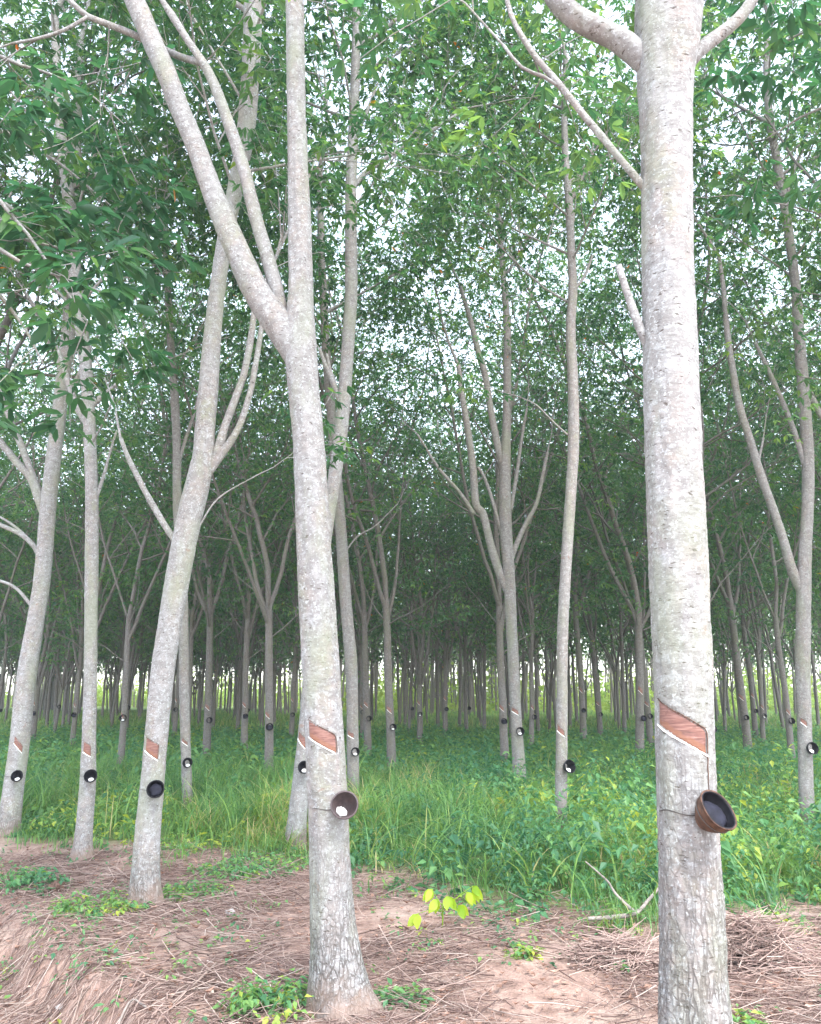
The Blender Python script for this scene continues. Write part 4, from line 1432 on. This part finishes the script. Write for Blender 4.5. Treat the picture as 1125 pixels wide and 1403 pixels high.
VV, QQ, TT, off = [], [], [], 0
X, Yv = scatter(9000, 6.3, 17.0, g)
d_in = Yv - edge_y(X)
pn = patchy(X, Yv, 0.7, 8.3)
right = sstep(-0.6, 1.4, X)
keep = (d_in > g.normal(0.0, 0.25, len(X))) & (g.uniform(0, 1, len(X)) < np.clip(0.3 + 0.35 * right + 1.0 * pn, 0.06, 1))
X, Yv, d_in, right = X[keep], Yv[keep], d_in[keep], right[keep]
H = (0.08 + 0.36 * sstep(0, 1.6, d_in) * (0.45 + 0.55 * right)) * g.uniform(0.5, 1.4, len(X)) * np.clip(1 + 1.1 * patchy(X, Yv, 0.7, 90.0), 0.4, 1.8)
wt = np.clip(g.beta(2, 2.4, len(X)) + 0.7 * patchy(X, Yv, 0.6, 55.0), 0, 0.97)
big = g.uniform(0, 1, len(X)) < 0.25
emit(*weed_verts(X[~big], Yv[~big], H[~big], g, 20, 0.05, wt[~big]))
emit(*weed_verts(X[big], Yv[big], H[big] * 1.15, g, 12, 0.095, wt[big]))
X, Yv = scatter(6000, 16.5, 34.0, g, 3.0, 0.8)
emit(*weed_verts(X, Yv, g.uniform(0.15, 0.5, len(X)), g, 9, 0.13))
# sparse seedlings on the bare soil and round the left boles
X, Yv = scatter(1500, 4.0, 9.5, g)
pn = patchy(X, Yv, 0.9, 15.2)
keep = (pn > 0.10 - 0.32 * (X < -1.0) * (Yv > 5.6)) & (Yv < edge_y(X) + 0.4) & (np.hypot(X - 0.6, Yv - 4.4) > 1.2)
X, Yv = X[keep], Yv[keep]
emit(*weed_verts(X, Yv, g.uniform(0.02, 0.10, len(X)), g, 8, 0.035))
me = mesh_np('weeds', np.vstack(VV), [np.vstack(QQ)], {'tint': np.concatenate(TT)}, False)
tag(link('weeds', me, M_weed), 'low broad leaved weeds carpeting the ground between the trees', 'weeds', kind='stuff')

# dry leaf stalks lying over the soil
def stalks(n, L0, L1, r0, r1, lo, t_lo, t_hi):
    Yv = 2.7 + 6.6 * g.uniform(0, 1, n) ** 0.9
    X = g.uniform(-1, 1, n) * (0.52 * Yv + 1.0)
    pn = patchy(X, Yv, 1.1, 21.0)
    pale = np.exp(-(((X - 0.25) / 0.35) ** 2 + ((Yv - 4.15) / 0.35) ** 2))
    keep = (g.uniform(0, 1, n) < np.clip(0.72 + 1.4 * pn - 0.85 * pale + 0.45 * sstep(-0.3, 0.1, bank_s(X, Yv)) * sstep(0.3, -0.4, X), 0.05, 1)) & (Yv < edge_y(X) + g.normal(0.1, 0.5, n))
    X, Yv = X[keep], Yv[keep]
    n = len(X)
    sb = sstep(-0.1, 0.35, bank_s(X, Yv)) * sstep(0.3, -0.4, X)
    az = g.normal(0.1, 0.75, n) + np.where(g.uniform(0, 1, n) < 0.5, math.pi, 0)
    az = np.where(g.uniform(0, 1, n) < sb * 0.7, g.normal(math.atan2(-0.69, -0.72), 0.6, n), az)
    L = g.uniform(L0, L1, n)
    rad = g.uniform(r0, r1, n)
    curv = g.normal(0, 0.6, n)
    lift = np.abs(g.normal(0, 0.012, n)) + lo
    dz = g.normal(0, 0.04, n)
    pts = []
    for k in range(4):
        s = (k / 3 - 0.5)
        a = az + curv * s
        px = X + np.cos(a) * L * s
        py = Yv + np.sin(a) * L * s
        pts.append(np.stack([px, py, ghv(px, py) + lift + dz * s * L * 4], -1))
    nrm = np.stack([-np.sin(az), np.cos(az), np.zeros(n)], -1)
    ring = []
    for k in range(4):
        rr = (rad * (1.0 - 0.18 * k))[:, None]
        for j_ in range(3):
            a = 2 * math.pi * j_ / 3 + 0.5
            ring.append(pts[k] + nrm * math.cos(a) * rr + np.array([0, 0, 1.0]) * math.sin(a) * rr)
    verts = np.stack(ring, 1).reshape(-1, 3)
    base = np.arange(n)[:, None] * 12
    q = np.vstack([base + np.array([3 * k + j_, 3 * k + (j_ + 1) % 3, 3 * k + 3 + (j_ + 1) % 3, 3 * k + 3 + j_]) for k in range(3) for j_ in range(3)])
    t = t_lo + (t_hi - t_lo) * g.beta(2.0, 2.0, n)
    emit(verts, q, np.repeat(t, 12))


VV, QQ, TT, off = [], [], [], 0
stalks(46000, 0.08, 0.32, 0.0013, 0.0032, 0.004, 0.0, 1.0)
stalks(3600, 0.22, 0.62, 0.0026, 0.0050, 0.02, 0.45, 1.0)
stalks(4200, 0.10, 0.35, 0.0030, 0.0060, 0.012, 0.0, 0.25)
me = mesh_np('leaf_stalk_litter', np.vstack(VV), [np.vstack(QQ)], {'tint': np.concatenate(TT)}, True)
tag(link('leaf_stalk_litter', me, M_litter), 'dry reddish leaf stalks matted over the bare soil', 'litter', kind='stuff')

# fallen leaves
n = 6500
Yv = 2.8 + 6.8 * g.uniform(0, 1, n)
X = g.uniform(-1, 1, n) * (0.52 * Yv + 1.0)
keep = Yv < edge_y(X) + 0.3
X, Yv = X[keep], Yv[keep]
n = len(X)
az = g.uniform(0, 6.28, n)
ln = 0.025 + 0.055 * g.uniform(0, 1, n) ** 1.6
wd = ln * g.uniform(0.14, 0.26, n)
dx, dy = np.cos(az), np.sin(az)
z = ghv(X, Yv) + g.uniform(0.008, 0.03, n)
curl = g.uniform(0.0, 0.45, n) * ln
tl = g.normal(0, 0.25, n) * wd


def pt(a, b_, zz):
    return np.stack([X + dx * a - dy * b_, Yv + dy * a + dx * b_, zz], -1)


zero = np.zeros(n)
verts = np.stack([pt(-ln / 2, zero, z + curl * 0.6), pt(zero, wd, z + curl * 0.5 + tl), pt(ln / 2, zero, z + curl), pt(zero, -wd, z + curl * 0.5 - tl), pt(zero, zero, z)], 1).reshape(-1, 3)
base = np.arange(n)[:, None] * 5
t3 = np.vstack([base + np.array(f) for f in ([0, 4, 1], [1, 4, 2], [2, 4, 3], [3, 4, 0])])
t = np.where(g.uniform(0, 1, n) < 0.02, 0.95, g.beta(2, 2, n) * 0.85)
t = np.where(g.uniform(0, 1, n) > 0.99, 0.99, t * 0.68)
me = mesh_np('fallen_leaves', verts, [t3], {'tint': np.repeat(t, 5)}, False)
tag(link('fallen_leaves', me, M_deadleaf), 'small curled dead leaves scattered over the soil', 'fallen leaves', kind='stuff')


# ------------------------------------------------------------------ single plants and things on the ground
def weed_clump(u, v, rad, hgt, n, label, size=0.055, bias=0.5, seed=1):
    p = on_ground(u, v)
    gg = np.random.RandomState(seed)
    a = gg.uniform(0, 6.28, n)
    r = rad * np.sqrt(gg.uniform(0, 1, n))
    xx, yy = r * np.cos(a), r * np.sin(a) * 0.8
    H = hgt * (1 - 0.55 * (r / rad) ** 2) * gg.uniform(0.5, 1.2, n)
    vv, qq, tt = weed_verts(xx + p.x, yy + p.y, H, gg, 14, size, np.clip(gg.normal(bias, 0.15, n), 0, 1))
    vv = vv - np.array(p)
    mb = MB()
    mb.add(vv, qq, None, tt)
    for k in range(n):
        z0 = gh(xx[k] + p.x, yy[k] + p.y) - p.z
        mb.tube([(xx[k], yy[k], z0), (xx[k] + gg.normal(0, 0.02), yy[k] + gg.normal(0, 0.02), z0 + H[k] * 0.9)], [0.0022, 0.0012], 4, cap=False, attr=0.4)
    for k in range(n):      # runners joining the stems at the ground
        mb.tube([(0, 0, 0.004), (xx[k] * 0.5, yy[k] * 0.5, gh(xx[k] * 0.5 + p.x, yy[k] * 0.5 + p.y) - p.z + 0.006), (xx[k], yy[k], gh(xx[k] + p.x, yy[k] + p.y) - p.z + 0.004)], [0.003, 0.003, 0.003], 4, cap=True, attr=0.4)
    tag(link('weed_clump', mb.mesh('weed_clump', 'tint', False), M_weed, None, p), label, 'weed', 'leafy weed clumps in the clearing')


weed_clump(372, 1392, 0.24, 0.22, 34, 'bushy bright green weed at the left foot of the forked foreground tree', 0.045, 0.62, 2)
weed_clump(545, 1375, 0.17, 0.07, 26, 'low green weed right of the forked tree root flare', 0.04, 0.5, 3)
weed_clump(135, 1248, 0.36, 0.13, 40, 'spread of pale green weed left of the leaning tree', 0.045, 0.75, 4)
weed_clump(28, 1215, 0.42, 0.15, 42, 'dull green weed patch at the left edge on the bank top', 0.05, 0.4, 5)
weed_clump(265, 1225, 0.30, 0.10, 30, 'low weed patch right behind the foot of the leaning tree', 0.045, 0.6, 6)
weed_clump(1010, 1408, 0.12, 0.07, 12, 'small green weed at the bottom right beside the thick trunk', 0.05, 0.8, 7)
weed_clump(1075, 1275, 0.13, 0.12, 12, 'small bright weed growing in front of the fallen log', 0.045, 0.85, 8)
weed_clump(720, 1312, 0.06, 0.06, 9, 'tiny green sprig on the bare soil between the foreground trees', 0.04, 0.9, 9)
weed_clump(335, 1195, 0.55, 0.14, 46, 'loose weed patch on the soil left of the forked tree', 0.05, 0.55, 10)
weed_clump(70, 1140, 0.55, 0.26, 60, 'leafy weed bush between the two trees on the far left', 0.06, 0.7, 11)
weed_clump(122, 1367, 0.05, 0.05, 5, 'tiny green sprout on the eroded bank at the lower left', 0.035, 0.8, 12)


def seedling():
    p = on_ground(606, 1272)
    root = thing('rubber_seedling', 'yellow green seedling with a few broad drooping leaves on the bare soil', 'seedling', p)
    Y = p.y
    mb = MB()
    tipsP = [(592, 1218, 0.02), (612, 1228, -0.02), (648, 1214, 0.05), (572, 1252, -0.05), (628, 1240, 0.0), (640, 1222, 0.03), (600, 1232, 0.03)]
    mb.tube([(0, 0, -0.02), (0.005, 0, 0.08), (0.0, 0, 0.17)], [0.006, 0.005, 0.004], 6)
    lv, lt, la, off_ = [], [], [], 0
    gg = np.random.RandomState(5)
    for k, (u, v, dy) in enumerate(tipsP):
        a = np.array(at(u, v, Y + dy)) - np.array(p)
        mb.tube([(0.0, 0, 0.08 + 0.012 * k), tuple(a * 0.6 + np.array([0, 0, 0.06])), tuple(a)], [0.003, 0.0024, 0.0018], 5)
        for s in (-1, 0, 1):
            az = math.atan2(a[1], a[0]) + s * 0.9 + gg.normal(0, 0.2)
            out_ = np.array([math.cos(az), math.sin(az) * 0.5 - 0.3, -0.9 + gg.normal(0, 0.2)])
            out_ = unit(out_)
            side = unit(np.cross(out_, (0.2, 1, 0.15)))
            nn = np.cross(out_, side)
            ln, wd = 0.092 * gg.uniform(0.8, 1.2), 0.029 * gg.uniform(0.85, 1.15)
            mid = []
            for t, wv in ((0, 0.05), (0.25, 0.8), (0.5, 1.0), (0.75, 0.7), (1.0, 0.03)):
                c = a + out_ * ln * t - np.array([0, 0, 1]) * 0.02 * t * t
                mid.append((c + side * wd * wv + nn * 0.004, c, c - side * wd * wv + nn * 0.004))
            vs = [q for r_ in mid for q in r_]
            lv += vs
            for i_ in range(4):
                b_ = off_ + 3 * i_
                lt += [[b_, b_ + 1, b_ + 4, b_ + 3], [b_ + 1, b_ + 2, b_ + 5, b_ + 4]]
            la += [float(gg.uniform(0, 1))] * 15
            off_ += 15
    link('stem', mb.mesh('stem', 'tint'), M_young, root)
    link('leaves', mesh_np('leaves', lv, [np.array(lt)], {'tint': la}, True), M_young, root)


seedling()


def stick(name, label, cat, pts, mat, forks=(), seed=1, group=None):
    """pts: (u, v, lift, r) pixels on the ground"""
    w = [(on_ground(u, v) + Vector((0, 0, lf + 0.025)), r) for u, v, lf, r in pts]
    o0 = w[0][0]
    mb = MB()
    sp = spline([(*(p - o0), r) for p, r in w], 0.012)
    mb.tube(sp[:, :3], sp[:, 3], 10, fn=bark_fn(seed, 0.0, 0.0, 0, None, 0.0025))
    for f in forks:
        w2 = [(on_ground(u, v) + Vector((0, 0, lf + 0.025)), r) for u, v, lf, r in f]
        sp = spline([(*(p - o0), r) for p, r in w2], 0.012)
        mb.tube(sp[:, :3], sp[:, 3], 8, fn=bark_fn(seed + 2, 0.0, 0.0, 0, None, 0.002))
    return tag(link(name, mb.mesh(name), mat, None, o0), label, cat, group)


stick('fallen_branch', 'bleached forked branch lying on the soil left of the thick trunk', 'branch',
      [(806, 1274, 0.05, 0.0130), (840, 1274, 0.06, 0.0157), (872, 1270, 0.07, 0.0147), (890, 1262, 0.12, 0.0122), (908, 1252, 0.18, 0.0095)], M_dry_wood,
      [[(872, 1270, 0.07, 0.0130), (858, 1266, 0.12, 0.0113), (845, 1264, 0.18, 0.0095), (836, 1264, 0.26, 0.0078), (824, 1266, 0.33, 0.0070), (806, 1270, 0.43, 0.0043)]], 3)
stick('fallen_log', 'pale grey log lying along the weeds at the right edge', 'log',
      [(1005, 1262, -0.03, 0.012), (1030, 1258, -0.02, 0.016), (1062, 1259, -0.02, 0.024), (1090, 1256, -0.02, 0.030), (1120, 1258, -0.02, 0.027), (1150, 1255, -0.02, 0.032), (1230, 1252, -0.02, 0.03)], M_stick, (), 5)
stick('dry_stick', 'long pale stick lying across the bank left of the forked tree', 'stick',
      [(236, 1385, 0.015, 0.005), (268, 1358, 0.02, 0.006), (296, 1330, 0.02, 0.005)], M_stick, (), 7, 'loose sticks on the soil')
stick('dry_stick', 'brown stick on the bare slope at the lower left', 'stick',
      [(66, 1380, 0.015, 0.006), (90, 1365, 0.02, 0.006), (116, 1347, 0.02, 0.005)], M_stick, (), 8, 'loose sticks on the soil')
stick('dry_stick', 'short pale stick at the bottom edge below the slope sticks', 'stick',
      [(158, 1385, 0.01, 0.005), (178, 1384, 0.02, 0.006), (200, 1390, 0.01, 0.004)], M_dry_wood, (), 9, 'loose sticks on the soil')
stick('dry_stick', 'thin straight stick lying just left of the thick trunk foot', 'stick',
      [(850, 1327, 0.012, 0.005), (880, 1328, 0.015, 0.005), (915, 1330, 0.015, 0.004)], M_stick, (), 10, 'loose sticks on the soil')
stick('dry_stick', 'pale stick slanting down beside the blue scrap', 'stick',
      [(1060, 1300, 0.05, 0.006), (1085, 1312, 0.03, 0.006), (1112, 1328, 0.01, 0.005)], M_dry_wood, (), 11, 'loose sticks on the soil')
stick('dry_stick', 'grey stick leaning against the root of the forked tree', 'stick',
      [(395, 1398, 0.02, 0.016), (415, 1378, 0.03, 0.018), (436, 1366, 0.05, 0.02)], M_stick, (), 12, 'loose sticks on the soil')
stick('dry_stick', 'long thin stick lying behind the forked tree on its left', 'stick',
      [(350, 1212, 0.02, 0.005), (385, 1198, 0.03, 0.006), (420, 1184, 0.05, 0.005)], M_stick, (), 13, 'loose sticks on the soil')


def twig_pile(u, v, wx, wy, hgt, n, label, seed):
    p = on_ground(u, v)
    gg = np.random.RandomState(seed)
    mb = MB()
    for k in range(n):
        cx, cy = gg.normal(0, wx * 0.5), gg.normal(0, wy * 0.5)
        q = math.exp(-((cx / wx) ** 2 + (cy / wy) ** 2))
        z = gg.uniform(0.0, hgt) * q + 0.01
        az = gg.normal(0.25, 0.75)
        el = gg.normal(0, 0.25)
        L = gg.uniform(0.18, 0.5)
        d = np.array([math.cos(az) * math.cos(el), math.sin(az) * math.cos(el), math.sin(el)])
        c = np.array([cx, cy, z + gh(p.x + cx, p.y + cy) - p.z])
        s = unit(np.cross(d, (0, 0, 1))) * gg.normal(0, 0.03)
        pts = [c - d * L / 2, c + s, c + d * L / 2]
        for q_ in pts:
            q_[2] = max(q_[2], gh(p.x + q_[0], p.y + q_[1]) - p.z + 0.003)
        r = gg.uniform(0.0015, 0.0042)
        mb.tube(pts, [r, r * 0.9, r * 0.6], 5, cap=False, attr=float(np.clip(gg.beta(2.2, 2.2), 0, 1)))
    tag(link('twig_pile', mb.mesh('twig_pile', 'tint'), M_litter, None, p), label, 'twig pile')


twig_pile(1040, 1322, 0.36, 0.22, 0.30, 800, 'heap of reddish dry stalks right of the thick trunk', 3)
twig_pile(850, 1318, 0.30, 0.18, 0.14, 360, 'low scatter of dry stalks left of the thick trunk', 4)


def scrap():
    p = on_ground(1086, 1312)
    root = thing('plastic_scrap', 'small crumpled blue and grey plastic scrap among the dry stalks', 'plastic scrap', p)
    for nm, m_, ox, sx, seed in (('blue_sheet', M_blue, 0.03, 0.055, 3.0), ('grey_sheet', M_greyp, -0.05, 0.09, 8.0)):
        n = 14
        v = []
        for a in range(n + 1):
            for b_ in range(n + 1):
                x, y = (a / n - 0.5) * 2, (b_ / n - 0.5) * 2
                v.append((ox + x * sx, y * sx * 0.7, 0.05 + 0.03 * noise.noise((x * 1.6 + seed, y * 1.6, 0)) + 0.012 * noise.noise((x * 5 + seed, y * 5, 1)) - 0.02 * (x * x + y * y)))
        q = np.array([[a * (n + 1) + b_, (a + 1) * (n + 1) + b_, (a + 1) * (n + 1) + b_ + 1, a * (n + 1) + b_ + 1] for a in range(n) for b_ in range(n)])
        link(nm, mesh_np(nm, v, [q], None, True), m_, root)


scrap()


def lump(name, label, cat, u, v, s, mat, seed, amp=0.35):
    p = on_ground(u, v)
    o = link(name, blob(name, s[0], s[1], s[2], seed, amp), mat, None, p + Vector((0, 0, s[2] * 0.4)))
    tag(o, label, cat)


lump('stone', 'pale flat stone on the soil between the leaning and forked trees', 'stone', 315, 1252, (0.045, 0.035, 0.025), M_stone, 3)
lump('soil_clod', 'dark brown clod of soil standing on the bank left of the leaning tree', 'clod', 78, 1222, (0.075, 0.07, 0.06), M_clod, 6, 0.8)
lump('small_stone', 'whitish little stone at the lower left between the bank sticks', 'stone', 88, 1335, (0.03, 0.025, 0.02), M_stone, 11)

# ------------------------------------------------------------------ far side: sunlit shrubs past the last row
g = np.random.RandomState(91)
n = 2600
X = g.uniform(-60, 75, n)
Yv = g.uniform(70, 120, n)
Yv = np.where(X < -9, Yv + 38, Yv)
own = np.repeat(np.arange(n), 26)
m = len(own)
H = 0.8 + 4.5 * g.uniform(0, 1, n) ** 2.2
c = np.stack([X[own] + g.normal(0, 0.7, m), Yv[own] + g.normal(0, 0.7, m), H[own] * g.uniform(0.05, 1.0, m)], -1)
a = unit(np.array([1, 0, 0]))
d1 = g.normal(0, 1, (m, 3))
d1 /= np.linalg.norm(d1, axis=1)[:, None]
d2 = np.cross(d1, g.normal(0, 1, (m, 3)))
d2 /= np.linalg.norm(d2, axis=1)[:, None]
s = g.uniform(0.14, 0.36, m)[:, None]
verts = np.stack([c - d1 * s, c + d2 * s * 0.5, c + d1 * s, c - d2 * s * 0.5], 1).reshape(-1, 3)
t = np.clip(np.repeat(g.beta(3, 2, n)[own], 4) * 0.5 + 0.45, 0, 0.95)
me = mesh_np('roadside_undergrowth', verts, [np.arange(4 * m).reshape(-1, 4)], {'tint': t}, False)
tag(link('roadside_undergrowth', me, make_leaf('sunny_shrub_leaf', [(0.0, (0.12, 0.20, 0.05)), (0.6, (0.18, 0.28, 0.055)), (1.0, (0.28, 0.34, 0.07))], 0.4, 0.5, 0.3)), 'bright yellow green shrubs in the open field beyond the last row', 'undergrowth', kind='stuff')  # leaf colour raised so open-sky brightness is painted into the shrubs

# ------------------------------------------------------------------ the plantation going on behind, one mass of thin boles
g = np.random.RandomState(123)
mbt, lv_c = MB(), []
cnt = 0
while cnt < 620:
    y = g.uniform(58, 112)
    x = g.uniform(-0.56 * y, 0.56 * y)
    if x > -9:
        if g.uniform() > (0.8 if x < 10 else 0.45):
            continue
    elif y < 88:
        continue
    cnt += 1
    r = g.uniform(0.06, 0.10)
    zf = g.uniform(3.2, 5.5)
    lx, ly = g.normal(0, 0.2, 2)
    mbt.tube([(x, y, -0.1), (x + lx * 0.4, y, 1.8), (x + lx, y + ly, zf), (x + lx * 2, y + ly * 2, zf + 5)], [r, r * 0.9, r * 0.75, r * 0.3], 6, cap=False)
    for q in range(2):
        a = g.uniform(0, 6.28)
        mbt.tube([(x + lx, y + ly, zf), (x + lx + math.cos(a) * 0.7, y + ly + math.sin(a) * 0.7, zf + 1.6), (x + lx + math.cos(a) * 1.3, y + ly + math.sin(a) * 1.3, zf + 4)], [r * 0.6, r * 0.45, r * 0.2], 5, cap=False)
    m = 120
    lv_c.append(np.stack([x + lx + g.normal(0, 1.5, m), y + ly + g.normal(0, 1.5, m), zf + 0.6 + 7.5 * g.beta(1.6, 1.6, m)], -1))
c = np.vstack(lv_c)
m = len(c)
d1 = g.normal(0, 1, (m, 3)) * np.array([1, 1, 0.5])
d1 /= np.linalg.norm(d1, axis=1)[:, None]
d2 = np.cross(d1, g.normal(0, 1, (m, 3)))
d2 /= np.linalg.norm(d2, axis=1)[:, None]
s = g.uniform(0.13, 0.28, m)[:, None]
lvv = np.stack([c - d1 * s, c + d2 * s * 0.45, c + d1 * s, c - d2 * s * 0.45], 1).reshape(-1, 3)
me = mesh_np('distant_forest', np.vstack([np.vstack(mbt.v), lvv]), [np.vstack(mbt.f4), np.arange(4 * m).reshape(-1, 4) + mbt.n], {'tint': np.concatenate([np.zeros(mbt.n), np.repeat(np.clip(g.beta(2.2, 2.2, m), 0, 0.95), 4)])}, False)
me.materials.append(M_bark_far)
me.materials.append(M_leaf)
nb = len(np.vstack(mbt.f4))
me.polygons.foreach_set('material_index', np.concatenate([np.zeros(nb, np.int32), np.ones(m, np.int32)]))
tag(link('distant_forest', me), 'far rows of thin rubber trees fading behind the back rows', 'forest', kind='stuff')

# ------------------------------------------------------------------ haze
mb = MB()
hx0, hx1, hy0, hy1, hz0, hz1 = -130, 130, -25, 200, -2.0, 26.0
hv = [(x, y, z) for z in (hz0, hz1) for y in (hy0, hy1) for x in (hx0, hx1)]
mb.add(hv, [[0, 2, 3, 1], [4, 5, 7, 6], [0, 1, 5, 4], [2, 6, 7, 3], [0, 4, 6, 2], [1, 3, 7, 5]])
mh = bpy.data.materials.new('haze')
mh.use_nodes = True
nh = mh.node_tree
nh.nodes.clear()
ho = nh.nodes.new('ShaderNodeOutputMaterial')
pv = nh.nodes.new('ShaderNodeVolumePrincipled')
pv.inputs['Density'].default_value = 0.0014
pv.inputs['Color'].default_value = (0.93, 0.96, 1.0, 1)
pv.inputs['Anisotropy'].default_value = 0.2
nh.links.new(pv.outputs[0], ho.inputs['Volume'])
tag(link('haze', mb.mesh('haze', smooth=False), mh), 'pale humid air between the trees', 'haze', kind='stuff')

# ------------------------------------------------------------------ world, sun, camera
SUN_EL, SUN_AZ = R(56), R(150)       # azimuth clockwise from +Y (north): behind the camera, to the right
w = bpy.data.worlds.new('World')
scene.world = w
w.use_nodes = True
nt = w.node_tree
nt.nodes.clear()
sky = nt.nodes.new('ShaderNodeTexSky')
sky.sky_type = 'NISHITA'
sky.sun_disc = False
sky.sun_elevation = SUN_EL
sky.sun_rotation = SUN_AZ
sky.air_density = 1.0
sky.dust_density = 1.0
sky.ozone_density = 1.0
hs = nt.nodes.new('ShaderNodeHueSaturation')
hs.inputs['Saturation'].default_value = 0.5
nt.links.new(sky.outputs[0], hs.inputs['Color'])
bg = nt.nodes.new('ShaderNodeBackground')
bg.inputs['Strength'].default_value = 0.15
nt.links.new(hs.outputs[0], bg.inputs[0])
wo = nt.nodes.new('ShaderNodeOutputWorld')
nt.links.new(bg.outputs[0], wo.inputs[0])

sl = bpy.data.lights.new('sun', 'SUN')
sl.energy = 0.9
sl.angle = R(22)
sl.color = (1.0, 0.985, 0.96)
so = bpy.data.objects.new('sun', sl)
COL.objects.link(so)
dirv = Vector((math.sin(SUN_AZ) * math.cos(SUN_EL), math.cos(SUN_AZ) * math.cos(SUN_EL), math.sin(SUN_EL)))
so.rotation_euler = (-dirv).to_track_quat('-Z', 'Y').to_euler()

cd = bpy.data.cameras.new('camera')
cd.sensor_fit = 'HORIZONTAL'
cd.sensor_width = 36.0
cd.lens = 36.0 * F / 1125.0
cd.clip_start = 0.05
cd.clip_end = 2000
co = bpy.data.objects.new('camera', cd)
COL.objects.link(co)
co.location = (0, 0, CAMH)
co.rotation_euler = (math.pi / 2 + PITCH, 0, 0)
scene.camera = co

vs = scene.view_settings
scene.display_settings.display_device = 'sRGB'
vs.view_transform = 'Standard'
vs.look = 'None'
vs.exposure = 2.75
vs.gamma = 1.0
vs.use_curve_mapping = False
scene.cycles.use_denoising = True
scene.cycles.max_bounces = 9
scene.cycles.diffuse_bounces = 5
scene.cycles.glossy_bounces = 2
scene.cycles.transmission_bounces = 6
scene.cycles.transparent_max_bounces = 4
scene.cycles.use_adaptive_sampling = True
